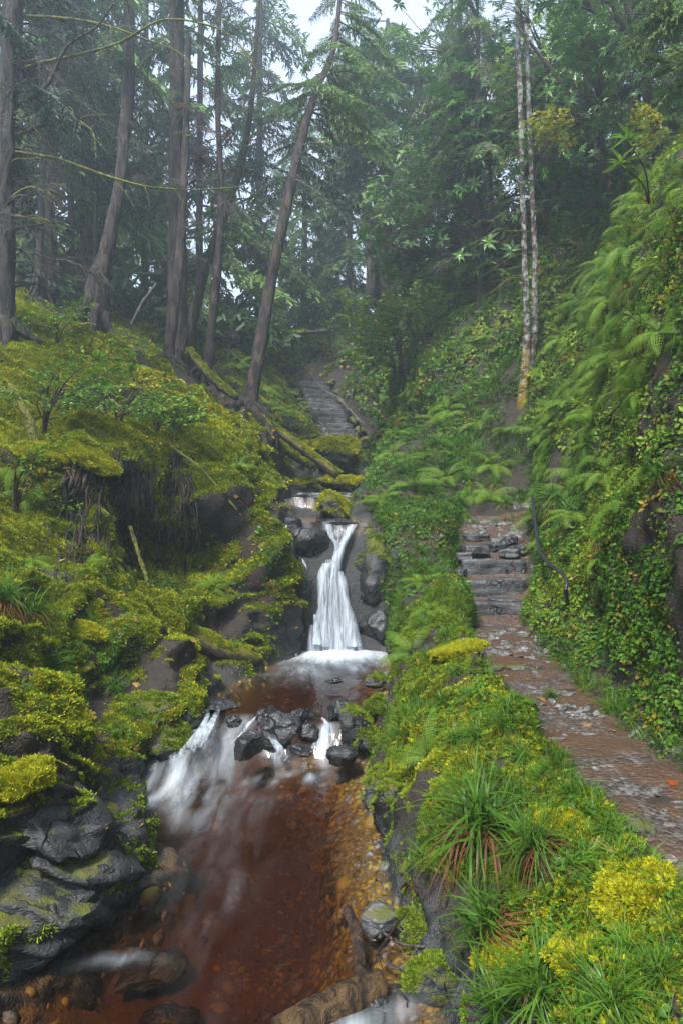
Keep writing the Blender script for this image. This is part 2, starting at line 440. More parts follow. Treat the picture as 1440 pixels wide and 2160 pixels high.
# ------------------------------------------------------------------ the ground: one lofted sheet through surveyed cross-sections
# 17 points per station: 0..4 left hillside, 5 left water edge, 6..8 bed, 9 right water edge, 10..11 bank, 12..13 path, 14..16 right slope
ST = {
 -6.0: [(-14,8),(-8,4.6),(-4,2.4),(-3,1.3),(-2.3,.5),(-1.9,0),(-1.5,-.3),(-.6,-.35),(.3,-.2),(.6,0),(.8,.35),(1.15,.62),(1.25,.6),(1.85,.62),(2.5,2.4),(3.4,4.4),(8,8)],
  1.6: [(-10,6),(-5,2.8),(-2.9,1.35),(-2.35,.9),(-1.95,.35),(-1.62,0),(-1.2,-.3),(-.4,-.36),(.15,-.16),(.42,0),(.7,.34),(1.15,.64),(1.25,.6),(1.85,.62),(2.4,2.3),(3.1,4.4),(7,8)],
  3.0: [(-10,6),(-4,2.2),(-2.6,1.15),(-2.1,.8),(-1.75,.32),(-1.42,0),(-1.0,-.3),(-.3,-.34),(.1,-.12),(.35,0),(.62,.32),(1.18,.70),(1.28,.62),(1.80,.64),(2.25,2.2),(2.8,4.2),(7,8)],
  4.0: [(-10,6),(-3.4,2.0),(-2.1,1.05),(-1.62,.62),(-1.32,.22),(-1.03,0),(-.75,-.28),(-.2,-.32),(.0,-.1),(.2,0),(.48,.40),(1.08,.74),(1.18,.64),(1.72,.66),(2.15,2.2),(2.7,4.1),(7,8)],
  4.6: [(-10,6),(-3.5,2.0),(-2.4,1.15),(-2.0,.70),(-1.75,.30),(-1.5,0),(-.95,-.26),(-.3,-.30),(.0,-.1),(.18,0),(.48,.45),(1.04,.76),(1.14,.65),(1.72,.68),(2.12,2.2),(2.6,4.2),(6,8.5)],
  5.2: [(-10,6),(-3.6,2.1),(-2.4,1.15),(-2.0,.75),(-1.68,.38),(-1.42,.02),(-.95,-.2),(-.3,-.22),(.05,-.08),(.2,.02),(.5,.5),(1.02,.80),(1.12,.67),(1.74,.70),(2.2,2.0),(2.65,4.2),(6,8.5)],
  5.6: [(-10,6),(-3.7,2.2),(-2.4,1.2),(-1.9,.85),(-1.5,.50),(-1.22,.3),(-.9,.0),(-.3,.0),(.15,.1),(.34,.3),(.58,.62),(1.02,.84),(1.12,.69),(1.76,.71),(2.38,2.1),(2.8,4.4),(6,8.6)],
  6.3: [(-10,6),(-3.9,2.4),(-2.45,1.4),(-1.75,1.0),(-1.45,.60),(-1.2,.36),(-.8,.1),(-.2,.08),(.25,.2),(.46,.36),(.66,.75),(1.08,.92),(1.18,.72),(1.80,.74),(2.52,2.2),(3.0,4.6),(6.2,8.8)],
  7.2: [(-10,6.5),(-4.4,3.1),(-2.55,2.35),(-2.35,1.45),(-1.6,.78),(-1.02,.36),(-.6,.1),(-.1,.06),(.35,.2),(.56,.36),(.74,.95),(1.2,1.08),(1.30,.76),(1.92,.78),(2.66,2.3),(3.15,4.9),(6.5,9.2)],
  7.8: [(-10.5,7),(-4.8,3.6),(-2.35,2.55),(-1.98,1.35),(-1.35,.92),(-.82,.36),(-.45,.1),(-.05,.06),(.4,.2),(.62,.36),(.78,1.2),(1.28,1.22),(1.42,.98),(2.08,1.0),(2.8,2.4),(3.35,5.2),(6.8,9.5)],
  8.35:[(-10.5,7.2),(-5,3.9),(-2.4,2.75),(-1.25,1.95),(-.72,1.1),(-.52,.36),(-.3,.1),(-.02,.06),(.35,.15),(.6,.36),(.78,1.42),(1.32,1.52),(1.46,1.28),(2.28,1.3),(2.95,2.6),(3.6,5.5),(7,9.8)],
  8.75:[(-10.8,7.4),(-5.1,4.2),(-2.6,3.1),(-1.3,2.2),(-.85,1.75),(-.6,1.5),(-.3,1.35),(-.02,1.3),(.22,1.35),(.42,1.5),(.72,1.8),(1.32,1.8),(1.47,1.56),(2.40,1.58),(3.05,2.8),(3.75,5.7),(7.2,10)],
  9.0: [(-11,7.5),(-5.2,4.5),(-2.9,3.55),(-1.5,2.65),(-.9,2.15),(-.66,1.86),(-.4,1.78),(-.02,1.72),(.2,1.78),(.36,1.86),(.7,1.96),(1.35,1.92),(1.5,1.70),(2.45,1.72),(2.95,2.95),(3.85,5.9),(7.5,10.2)],
  9.7: [(-11.3,7.8),(-5.4,4.9),(-3.1,4.1),(-1.75,3.0),(-1.05,2.4),(-.78,1.88),(-.5,1.76),(-.1,1.72),(.2,1.78),(.38,1.88),(.75,2.08),(1.55,2.06),(1.72,1.86),(2.68,1.90),(3.15,3.3),(4.1,6.2),(7.9,10.5)],
 10.5: [(-12,8),(-5.8,5.3),(-3.4,4.5),(-2.0,3.6),(-1.15,2.8),(-.82,2.2),(-.55,2.1),(-.25,2.06),(.0,2.12),(.3,2.24),(.8,2.36),(1.6,2.34),(2.0,2.3),(2.9,2.6),(3.4,3.9),(4.5,6.5),(8.5,10.8)],
 12.0: [(-13,8.8),(-6.6,6.0),(-4.2,5.0),(-2.7,4.25),(-1.55,3.65),(-.9,2.5),(-.5,2.24),(-.1,2.2),(.2,2.3),(.5,2.7),(1.1,3.0),(1.9,3.3),(2.4,3.6),(3.1,4.35),(3.9,5.5),(5.2,7.6),(10,11.5)],
 14.0: [(-15,10),(-8,7.0),(-5.0,5.7),(-3.2,4.7),(-1.8,3.9),(-.9,2.9),(-.3,2.5),(.15,2.45),(.5,2.5),(.8,2.9),(1.35,4.1),(1.9,4.9),(2.5,5.4),(3.4,6.2),(4.5,7.5),(6,9.4),(11,13)],
 16.5: [(-17,11.5),(-9.5,8.2),(-5.8,6.6),(-3.2,5.2),(-1.7,4.5),(-.9,3.7),(-.2,3.1),(.3,3.0),(.7,3.15),(1.05,3.9),(1.55,5.2),(2.0,6.1),(2.7,7.0),(3.7,8.0),(5,9.2),(7,11.2),(12,15)],
 18.6: [(-19,12.5),(-10.5,9.0),(-6.3,7.2),(-3.2,6.0),(-1.6,5.0),(-.7,4.3),(.0,3.95),(.35,3.9),(.8,3.92),(1.2,4.5),(1.6,5.9),(2.1,7.2),(2.9,8.4),(4.0,9.2),(5.5,10.2),(8,12.5),(13,16)],
 21.2: [(-21,14),(-12,10),(-7,8.1),(-4,7.1),(-2.1,6.3),(-1.5,6.0),(-1.1,5.85),(-.6,5.9),(-.1,6.2),(.4,6.8),(1.1,7.8),(1.8,9.0),(2.8,9.6),(4.2,10.2),(6,11.4),(9,14),(14,17)],
 26.0: [(-25,17),(-14,12),(-8,10.1),(-5,9.2),(-3,8.8),(-2.2,8.6),(-1.5,8.5),(-.8,8.5),(0,8.7),(.8,8.9),(1.6,9.3),(2.6,9.9),(4,10.5),(5.5,11.2),(8,13),(11,15.5),(17,19)],
 36.0: [(-34,21),(-20,15.5),(-11,12.6),(-7,11.6),(-4,11.1),(-3,11),(-2,10.9),(-1,10.9),(0,11),(1,11.1),(2.2,11.3),(3.6,11.6),(5.5,12.2),(7.5,13),(11,15.5),(15,18.5),(24,22)],
 62.0: [(-60,22),(-34,19),(-19,16),(-12,14.5),(-8,14),(-5,13.8),(-3,13.8),(-1,13.8),(1,13.9),(3,14),(5,14.2),(7,14.6),(10,15.5),(14,17),(20,19),(28,21),(46,22.5)],
}
dk = np.array(sorted(ST))
SK = np.array([ST[d] for d in dk], float)                       # (K, 17, 2)
rows = [-6.0, -4, -2.5, -1.2, -.2, .6, 1.1]
d = 1.5
while d < 62:
    rows.append(d); d += max(0.013, d * (0.0058 if d < 24 else 0.012))
rows.append(62.0)
rows = np.array(rows)
seg = [5, 10, 22, 34, 30, 24, 14, 12, 12, 22, 28, 12, 16, 30, 30, 14]
uq = np.concatenate([np.linspace(i, i + 1, s, endpoint=False) for i, s in enumerate(seg)] + [[16.0]])
A = pchip(dk, SK.reshape(len(dk), -1), rows).reshape(len(rows), 17, 2)
B = pchip(np.arange(17), A.transpose(1, 0, 2).reshape(17, -1), uq).reshape(len(uq), len(rows), 2).transpose(1, 0, 2)
nr, nu = len(rows), len(uq)
GP = np.empty((nr, nu, 3)); GP[..., 0] = B[..., 0]; GP[..., 1] = rows[:, None]; GP[..., 2] = B[..., 1]
UU = np.broadcast_to(uq, (nr, nu)); DD = np.broadcast_to(rows[:, None], (nr, nu))

def grid_normals(P):
    n = np.cross(np.gradient(P, axis=1), np.gradient(P, axis=0))
    return n / (np.linalg.norm(n, axis=2)[..., None] + 1e-9)

NN = grid_normals(GP)
flatP = GP.reshape(-1, 3)
lump = fbm(flatP * 1.1, 4, 3).reshape(nr, nu)
mid = fbm(flatP * 3.2, 4, 21).reshape(nr, nu)
cush = (1 - np.abs(fbm(flatP * 5.0, 3, 41))).reshape(nr, nu) - 0.75
strat = fbm(flatP @ np.array([[2.0, .6, 1.5], [.5, 2.2, 2.6], [1.2, 3.0, 7.5]]), 4, 61).reshape(nr, nu)
pe = UU + .14 * fbm(flatP * np.array([.4, 2.6, .4]), 3, 881).reshape(nr, nu)
tq = flatP @ np.array([2.2, 3.4, 8.0]) + 1.6 * fbm(flatP * 1.7, 3, 69)
terr = (.055 * smooth(0, 1, (tq - np.floor(tq)) * 1.15) - .03 * smooth(.85, 1, tq - np.floor(tq))).reshape(nr, nu)
nrk = fbm(flatP @ np.array([[5., 2, 3], [1, 6, 5], [4, 7, 14]]), 4, 67).reshape(nr, nu)
onpath = smooth(11.78, 12.08, pe) * (1 - smooth(12.92, 13.22, pe)) * (1 - smooth(9.7, 10.1, DD))
inbed = smooth(4.85, 5.3, UU) * (1 - smooth(8.8, 9.2, UU)) * (1 - smooth(13, 15, DD))
far = smooth(9, 18, DD)
amp = (1 - onpath) * (1 - 0.75 * inbed)
leftrock = (1 - smooth(5.0, 6.0, UU)) * (1 - smooth(4.6, 5.2, DD))
disp = amp * (lump * (0.17 + 0.30 * far) + mid * (0.08 + 0.10 * far) + cush * (0.12 + 0.04 * far)) + amp * leftrock * (strat * 0.12 + nrk * .06 + terr)
GP[..., 2] -= onpath * smooth(7.2, 7.5, DD) * (1 - smooth(9.2, 9.6, DD)) * .14
disp += onpath * mid * 0.02 + inbed * mid * 0.02
# the hollow under the root overhang and the dark hole beside the path steps
def hole(c, r):
    q = (GP - np.asarray(c)) / np.asarray(r)
    return np.exp(-(q ** 2).sum(2))
disp -= hole(W3(430, 1165, 7.9), (.35, .5, .38)) * 0.45
disp -= hole(W3(250, 1160, 7.3), (.5, .4, .28)) * 0.22
disp -= hole(W3(1235, 1300, 6.0), (.35, .40, .28)) * 0.60
disp -= hole(W3(865, 870, 13.6), (.4, .8, .45)) * 0.9
big = fbm(flatP * np.array([1.5, 1.2, 1.9]), 2, 901).reshape(nr, nu)
disp += amp * (1 - smooth(4.9, 5.2, UU)) * (1 - far) * (.75 - np.abs(big) * 2.2).clip(-.4, .75) * .22
disp += hole(W3(560, 1170, 8.4), (.22, .4, .35)) * .22 + hole(W3(470, 1060, 8.6), (.3, .5, .3)) * .2 + hole(W3(60, 1520, 4.3), (.4, .5, .3)) * .2
disp += hole(W3(90, 930, 7.0), (.45, .5, .3)) * 0.22 + hole(W3(480, 930, 9.4), (.5, .6, .4)) * 0.12
GP = GP + NN * disp[..., None]
sw = np.exp(-((GP[..., 0] - np.interp(DD, [18.2, 21.4], [.1, -1.0])) / .75) ** 4) * smooth(17.6, 18.3, DD) * (1 - smooth(21.4, 22.2, DD))
GP[..., 2] = GP[..., 2] * (1 - sw) + sw * (np.interp(DD, [18.2, 18.7, 21.3, 21.8], [3.6, 3.72, 5.8, 6.0]) - .06)
NN = grid_normals(GP)
V = GP.reshape(-1, 3)
i = np.arange(nr - 1)[:, None] * nu; j = np.arange(nu - 1)[None]
GQ = np.stack([i + j, i + j + 1, i + nu + j + 1, i + nu + j], -1).reshape(-1, 4)

# what grows or lies where (0..1 masks per vertex)
nA = fbm(V * 0.9, 4, 101).reshape(nr, nu); nB = fbm(V * 2.6, 4, 131).reshape(nr, nu); nC = fbm(V * 7.0, 3, 151).reshape(nr, nu)
nz = NN[..., 2]
left = 1 - smooth(4.9, 5.2, UU)
right = smooth(8.8, 9.1, UU)
Zr = GP[..., 2]
wl = np.interp(DD, [0, 5.2, 5.7, 8.45, 8.75, 9, 10.3, 10.55, 12, 14, 17], [0, 0, .27, .27, 1.5, 1.86, 1.88, 2.22, 2.3, 2.6, 3.2])
above = Zr - wl + .35 * smooth(9.15, 9.6, UU) * smooth(8.5, 9.0, DD) + .2 * (1 - smooth(4.5, 4.9, UU)) * smooth(8.8, 9.2, DD)
moss = left * smooth(-.02, .30, nA * .9 + nB * .5 + (nz - .35) * .9 + smooth(.3, .8, above) * .55 - .42 + .28 * (1 - far))
moss *= 1 - 0.95 * smooth(9.6, 11.5, DD) * smooth(-.25, .2, nB + .1)
moss = np.maximum(moss, right * smooth(-.25, .1, nB * .8 + nA * .4 + .1) * (1 - smooth(11.2, 11.9, UU)) * (1 - smooth(7, 9, DD)) * smooth(.12, .4, above))
moss = np.maximum(moss, right * smooth(.05, .4, nA + nB * .6 - .05) * smooth(13.2, 13.6, UU) * .8)
moss = np.maximum(moss, smooth(.1, .35, nB + nA) * smooth(12, 16, DD) * .8)
moss *= (1 - onpath) * smooth(.04, .2, above) * smooth(-.45, -.05, nz)
rockm = np.clip((1 - smooth(.06, .28, above + nB * .25)) + smooth(-.15, -.5, nz), 0, 1) * (1 - onpath)
rockm = np.maximum(rockm, np.maximum(smooth(.55, .2, nz) * smooth(6.6, 7.2, DD), smooth(7.7, 8.0, DD)) * (1 - smooth(9.1, 9.4, DD)) * smooth(4.25, 4.6, UU) * (1 - smooth(9.6, 10.2, UU)))
rockm = np.maximum(rockm, leftrock * (1 - smooth(.30, .5, above + nA * .3 + nB * .3 + .22 * smooth(-1.35, -1.75, GP[..., 0]))) * (1 - inbed))
moss *= 1 - 0.9 * rockm
moss *= .25 + .75 * smooth(-.34, -.04, nC + .35 * nB)
mask = np.stack([moss, rockm, inbed * smooth(.06, -.02, above) * smooth(.55, .8, nz), onpath], -1).reshape(-1, 4)

m = NT('ground_soil_moss_rock')
P = m.geo()
mk = m.n('SeparateColor'); m.l(m.attr('mask', 'Color'), mk.inputs[0])
n1 = m.noise(9, 5, .65, P); n2 = m.noise(70, 2, .6, P)
soil = m.mix(n1, (.005, .0035, .003), (.030, .019, .012))
mp = m.n('Mapping'); mp.inputs['Scale'].default_value = (3, 7, 20); mp.inputs['Rotation'].default_value = (.6, .25, 0); m.l(P, mp.inputs[0])
st = m.noise(1.6, 5, .65, mp.outputs[0])
rock = m.ramp(m.math('MULTIPLY_ADD', n1, .5, m.math('MULTIPLY', st, .5)), [(.3, (.004, .005, .006)), (.7, (.028, .030, .034))])
mossc = m.mix(m.noise(11, 5, vec=P), (.035, .05, .006), (.15, .15, .012))
vor = m.n('TexVoronoi'); vor.inputs['Scale'].default_value = 26; m.l(P, vor.inputs['Vector'])
bedc = m.mix(m.noise(2.2, 5, vec=P), (.025, .014, .006), (.14, .085, .032))
bedc = m.mix(m.math('MULTIPLY', vor.outputs['Color'], .6), bedc, (.13, .085, .035))
wv = m.n('Mix', data_type='VECTOR'); wv.inputs[0].default_value = .22; m.l(P, wv.inputs[4])
nv = m.n('TexNoise'); nv.inputs['Scale'].default_value = 5; m.l(P, nv.inputs['Vector']); m.l(nv.outputs['Color'], wv.inputs[5])
ve = m.n('TexVoronoi', feature='DISTANCE_TO_EDGE'); ve.inputs['Scale'].default_value = 3.0; m.l(wv.outputs[1], ve.inputs['Vector'])
ck = m.math('MAXIMUM', m.ramp(ve.outputs['Distance'], [(0.0, (0, 0, 0)), (0.03, (1, 1, 1))]), m.ramp(n1, [(.45, (0, 0, 0)), (.55, (1, 1, 1))]))
rock = m.mix(ck, (.003, .003, .004), rock)
c = m.mix(mk.outputs[1], soil, rock)
patch = m.ramp(m.math('MULTIPLY_ADD', m.math('SUBTRACT', m.noise(24, 3, .7, P), .5), 1.1, mk.outputs[0]), [(.35, (0, 0, 0)), (.6, (1, 1, 1))])
c = m.mix(patch, c, mossc)
c = m.mix(mk.outputs[2], c, bedc)
rg = m.math('MULTIPLY_ADD', mk.outputs[1], -.25, m.math('MULTIPLY_ADD', n2, .25, .66))
rg = m.math('ADD', rg, m.math('MULTIPLY', patch, .3), clamp=True)
h = m.math('ADD', m.math('MULTIPLY_ADD', st, .35, m.math('MULTIPLY', n1, .8)), m.math('MULTIPLY', n2, .6))
GROUND_MAT = m.surf(m.bsdf(c, rg, m.bump(h, .8, .03)))
me = make_mesh('ground', V, GQ, [GROUND_MAT], attrs={'mask': mask})
put('ground', me, kind='structure')

tris = q2t(GQ)
BVH = BVHTree.FromPolygons(V.tolist(), GQ.tolist())
EYE = Vector((0, 0, CH))
def hit(px, py, off=0.0):
    """where the sight line through a photo point meets the ground"""
    v = Vector(((px - CX) / F, 1.0, -(py - CY) / F)).normalized()
    loc, nrm, _, _ = BVH.ray_cast(EYE, v)
    if loc is None: return Vector(W3(px, py, 30)), Vector((0, 0, 1))
    if nrm.dot(v) > 0: nrm = -nrm
    return loc + nrm * off, nrm
def drop(x, y, top=60.0):
    loc, nrm, _, _ = BVH.ray_cast(Vector((x, y, top)), Vector((0, 0, -1)))
    if loc is None: return Vector((x, y, 0)), Vector((0, 0, 1))
    if nrm.z < 0: nrm = -nrm
    return loc, nrm

# cell table for scattering
qc = V[GQ].mean(1)
e1, e2 = V[GQ[:, 2]] - V[GQ[:, 0]], V[GQ[:, 3]] - V[GQ[:, 1]]
qn = np.cross(e1, e2); qa = np.linalg.norm(qn, axis=1) * .5
qn = qn / (2 * qa[:, None] + 1e-12)
def cellmean(a): return a.reshape(-1)[GQ].mean(1)
qu, qd, qz, qab = cellmean(UU), cellmean(DD), qc[:, 2], cellmean(above)
qmoss, qrock, qpath, qbed = (cellmean(x) for x in (moss, rockm, onpath, inbed))
qsw = cellmean(sw)
qnA, qnB, qnC = cellmean(nA), cellmean(nB), cellmean(nC)
sx = qc[:, 0] / np.maximum(qc[:, 1], .3) * F + CX
sy = CY - (qc[:, 2] - CH) / np.maximum(qc[:, 1], .3) * F
inview = (sx > -700) & (sx < 2500) & (sy < 2900) & (sy > -100) & (qc[:, 1] > .8)

def sample(density, rg):
    """random points on the ground, density per square metre per cell"""
    n = rg.poisson(np.clip(density, 0, None) * qa * inview * (1 - qsw))
    k = np.repeat(np.arange(len(qa)), n)
    q = V[GQ[k]]
    s, t = rg.random((2, len(k), 1))
    P = (q[:, 0] * (1 - s) + q[:, 1] * s) * (1 - t) + (q[:, 3] * (1 - s) + q[:, 2] * s) * t
    return P, qn[k], k
# ------------------------------------------------------------------ water
def water_level(x, d):
    foot = np.interp(x, [-1.6, -1.15, -.85, -.55, .2, .6], [4.85, 4.8, 5.15, 5.35, 5.4, 5.4])
    lip = np.interp(x, [-1.6, -1.1, -.6, 0, .6], [5.75, 5.8, 5.75, 5.7, 5.6])
    q_ = np.stack([np.ravel(x) * 3.1, np.zeros(np.size(x)), np.zeros(np.size(x))], 1)
    w_ = fbm(q_, 3, 71).reshape(np.shape(x)) * .16
    foot = foot + w_; lip = lip + w_ * 1.2
    return .27 * smooth(0, 1, (d - foot) / (lip - foot))

def water_mat(name, tint=(.60, .30, .12)):
    m = NT(name)
    P = m.geo()
    foam = m.attr('foam')
    mp = m.n('Mapping'); mp.inputs['Scale'].default_value = (11, 2.2, 3); m.l(P, mp.inputs[0])
    st = m.noise(1.0, 6, .62, mp.outputs[0], .5)
    fn = m.math('MULTIPLY_ADD', m.math('SUBTRACT', st, .5), m.math('MULTIPLY', m.math('MULTIPLY', foam, m.math('SUBTRACT', 1.15, foam)), 3.6), foam, clamp=True)
    mp2 = m.n('Mapping'); mp2.inputs['Scale'].default_value = (5, 2.4, 3); m.l(P, mp2.inputs[0])
    nrm = m.bump(m.noise(1.6, 4, .5, mp2.outputs[0], .8), .22, .05)
    fr = m.n('Fresnel'); fr.inputs['IOR'].default_value = 1.36; m.l(nrm, fr.inputs['Normal'])
    tp = m.n('BsdfTransparent'); tp.inputs['Color'].default_value = (1, 1, 1, 1)
    gl = m.n('BsdfGlossy'); gl.inputs['Roughness'].default_value = .14; m.l(nrm, gl.inputs['Normal'])
    mx = m.n('MixShader'); m.l(fr.outputs[0], mx.inputs[0]); m.l(tp.outputs[0], mx.inputs[1]); m.l(gl.outputs[0], mx.inputs[2])
    wh = m.bsdf((.48, .54, .60), .5)
    mx2 = m.n('MixShader'); m.l(fn, mx2.inputs[0]); m.l(mx.outputs[0], mx2.inputs[1]); m.l(wh, mx2.inputs[2])
    va = m.n('VolumeAbsorption'); va.inputs['Color'].default_value = (*tint, 1); va.inputs['Density'].default_value = 6.2
    m.l(va.outputs[0], m.out.inputs['Volume'])
    return m.surf(mx2.outputs[0])
WATER = water_mat('peaty_water', (.73, .53, .33))

def blob(X, Y, c, r, rot=0.0):
    dx, dy = X - c[0], Y - c[1]
    a = dx * math.cos(rot) + dy * math.sin(rot); b = -dx * math.sin(rot) + dy * math.cos(rot)
    return np.exp(-((a / r[0]) ** 2 + (b / r[1]) ** 2))

def sheet_solid(name, X, Y, Z, foam, bottom, mat, **props):
    n, k = X.shape
    top = np.stack([X, Y, Z], -1).reshape(-1, 3)
    bot = top.copy(); bot[:, 2] = bottom
    i = np.arange(n - 1)[:, None] * k; j = np.arange(k - 1)[None]
    Q = np.stack([i + j, i + j + 1, i + k + j + 1, i + k + j], -1).reshape(-1, 4)
    ring = np.concatenate([np.arange(k), np.arange(1, n) * k + k - 1, (n - 1) * k + np.arange(k - 2, -1, -1), np.arange(n - 2, 0, -1) * k])
    rn = np.roll(ring, -1); o = n * k
    S = np.stack([ring, ring + o, rn + o, rn], -1)
    me = make_mesh(name, np.vstack([top, bot]), np.vstack([Q, Q[:, ::-1] + o, S]), [mat], attrs={'foam': np.concatenate([foam.ravel(), np.zeros(o)])})
    return put(name, me, kind='structure', **props)

yy = np.arange(.4, 8.62, .032); xx = np.arange(-2.7, 1.25, .032)
X, Y = np.meshgrid(xx, yy)
Z = water_level(X, Y)
slope = np.gradient(Z, axis=0) / .032
q = np.stack([X.ravel(), Y.ravel(), np.zeros(X.size)], 1)
rip = fbm(q * np.array([5, 2.5, 1]), 3, 201).reshape(X.shape)
rip2 = fbm(q * np.array([9, 3.0, 1]), 3, 207).reshape(X.shape)
chute = np.exp(-((X + 1.03) / .15) ** 2) + .9 * np.exp(-((X + .55) / .07) ** 2) + .9 * np.exp(-((X + .13) / .06) ** 2) + .04
foam = .8 * np.clip(slope * 1.5 * (0.55 + .9 * rip2), 0, 1) * np.clip(chute, 0, 1) * (X < .25)
chan = np.interp(Y, [2.0, 3.0, 3.6, 4.2, 4.6, 4.9, 5.2, 5.7], [-.5, -.62, -.68, -.82, -1.08, -1.20, -1.08, -.95])
wid = np.interp(Y, [2.5, 3.4, 4.4, 4.8, 5.2, 5.7], [.10, .14, .22, .36, .26, .2])
st = np.exp(-((X - chan) / wid) ** 2)
foam = np.maximum(foam, st * np.interp(Y, [3.4, 4.2, 4.65, 5.0, 5.6, 5.9], [0, .05, .30, .55, .4, 0]) * np.clip(.6 + 1.3 * rip2, 0, 1.2))
streak = fbm(q * np.array([16, 2.2, 1]), 4, 213).reshape(X.shape)
run = np.exp(-((X - chan - .12 * rip) / (wid * 1.3)) ** 2) * np.interp(Y, [2.2, 3.0, 4.3, 4.8, 5.1], [0, .02, .07, .35, 0])
foam = np.maximum(foam, run * np.clip(.45 + 1.6 * streak, 0, 1))
foam = np.maximum(foam, .22 * blob(X + .1 * rip2, Y + .1 * rip, (-.98, 3.05), (.12, .04)))
foam = np.maximum(foam, .55 * blob(X, Y, (-.40, 5.16), (.28, .13), .35) * np.clip(.5 + 1.6 * rip2, 0, 1.2))
foam = np.maximum(foam, 1.05 * blob(X, Y, (-.06, 8.30), (.78, .44)))
foam = np.maximum(foam, .30 * blob(X, Y, (-.1, 7.55), (.7, .5)) * (.6 + rip))
foam = np.maximum(foam, .7 * blob(X, Y, (.02, 2.62), (.24, .07), .55) * (.8 + rip2))
Z += .012 * rip * (1 + 1.5 * np.clip(slope, 0, 1)) + .05 * rip2 * np.clip(slope * 2, 0, 1) + .05 * blob(X, Y, (-.05, 8.42), (.4, .2))
sheet_solid('stream', X, Y, Z, np.clip(foam, 0, 1), -1.2, WATER)

yy = np.arange(8.99, 10.48, .035); xx = np.arange(-.72, .40, .035)
X, Y = np.meshgrid(xx, yy); q = np.stack([X.ravel(), Y.ravel(), np.zeros(X.size)], 1)
f2 = .04 + .25 * fbm(q * np.array([9, 2, 1]), 3, 231).reshape(X.shape) + .9 * blob(X, Y, (-.55, 10.35), (.3, .25))
sheet_solid('upper_pool', X, Y, np.full(X.shape, 1.865), np.clip(f2, 0, 1), 1.3, WATER)
yy = np.arange(10.42, 13.4, .06); xx = np.arange(-1.1, .75, .06)
X, Y = np.meshgrid(xx, yy); q = np.stack([X.ravel(), Y.ravel(), np.zeros(X.size)], 1)
f3 = .1 + .5 * fbm(q * np.array([7, 2, 1]), 3, 241).reshape(X.shape)
sheet_solid('top_pool', X, Y, np.interp(Y, [10.4, 12, 13.4], [2.2, 2.36, 2.5]), np.clip(f3, 0, 1), 1.6, WATER)

# falling water: rounded strands of white water with a thickness of their own
m = NT('white_water')
uvf = m.attr('strand'); P = m.geo()
mp = m.n('Mapping'); mp.inputs['Scale'].default_value = (34, 12, 2.2); m.l(P, mp.inputs[0])
n1 = m.noise(1.0, 5, .6, mp.outputs[0], .3)
op = m.math('MULTIPLY_ADD', m.math('SUBTRACT', n1, .5), 1.8, m.math('MULTIPLY', uvf, .85), clamp=True)
wh = m.n('BsdfDiffuse'); m.l(m.mix(m.ramp(n1, [(.3, (0, 0, 0)), (.65, (1, 1, 1))]), (.34, .40, .47), (.66, .72, .78)), wh.inputs['Color'])
m.l(m.bump(n1, .5, .03), wh.inputs['Normal'])
tl = m.n('BsdfTranslucent'); tl.inputs['Color'].default_value = (.5, .56, .62, 1)
mx = m.n('MixShader'); mx.inputs[0].default_value = .4; m.l(wh.outputs[0], mx.inputs[1]); m.l(tl.outputs[0], mx.inputs[2])
tp = m.n('BsdfTransparent')
mo = m.n('MixShader'); m.l(op, mo.inputs[0]); m.l(tp.outputs[0], mo.inputs[1]); m.l(mx.outputs[0], mo.inputs[2])
WHITE = m.surf(mo.outputs[0])

def fall(name, strands, n=40, sides=14, parent=None):
    """strands: list of control rows (px, py, depth, half-width px, opacity); each is a flattened rounded strand"""
    Vs, Ts, Os, k = [], [], [], 0
    for s in strands:
        C = catmull([(*W3(a, b, c), w / F * c, o) for a, b, c, w, o in s], n)
        P, w, o = C[:, :3], C[:, 3], C[:, 4]
        a = np.linspace(0, 2 * math.pi, sides, endpoint=False)
        wob = 1 + .22 * fbm(P * np.array([3, 3, 5.0]), 3, len(Vs) + 300)
        ring = np.stack([np.cos(a)[None] * (w * wob)[:, None], -np.sin(a)[None] * (w * .55 + .01)[:, None] * (1 + .3 * np.cos(a * 5)[None]), np.zeros((n, sides))], -1)
        V_ = (P[:, None] + ring).reshape(-1, 3)
        i = np.arange(n - 1)[:, None] * sides; j = np.arange(sides)[None]; jn = (j + 1) % sides
        Ts.append(q2t(np.stack([i + j, i + jn, i + sides + jn, i + sides + j], -1).reshape(-1, 4)) + k)
        e = np.abs(np.cos(a)) ** 3
        Os.append((o[:, None] - .55 * e[None]).ravel()); Vs.append(V_); k += len(V_)
    me = make_mesh(name, np.vstack(Vs), np.vstack(Ts), [WHITE], attrs={'strand': np.concatenate(Os)})
    return put(name, me, parent, kind='structure')

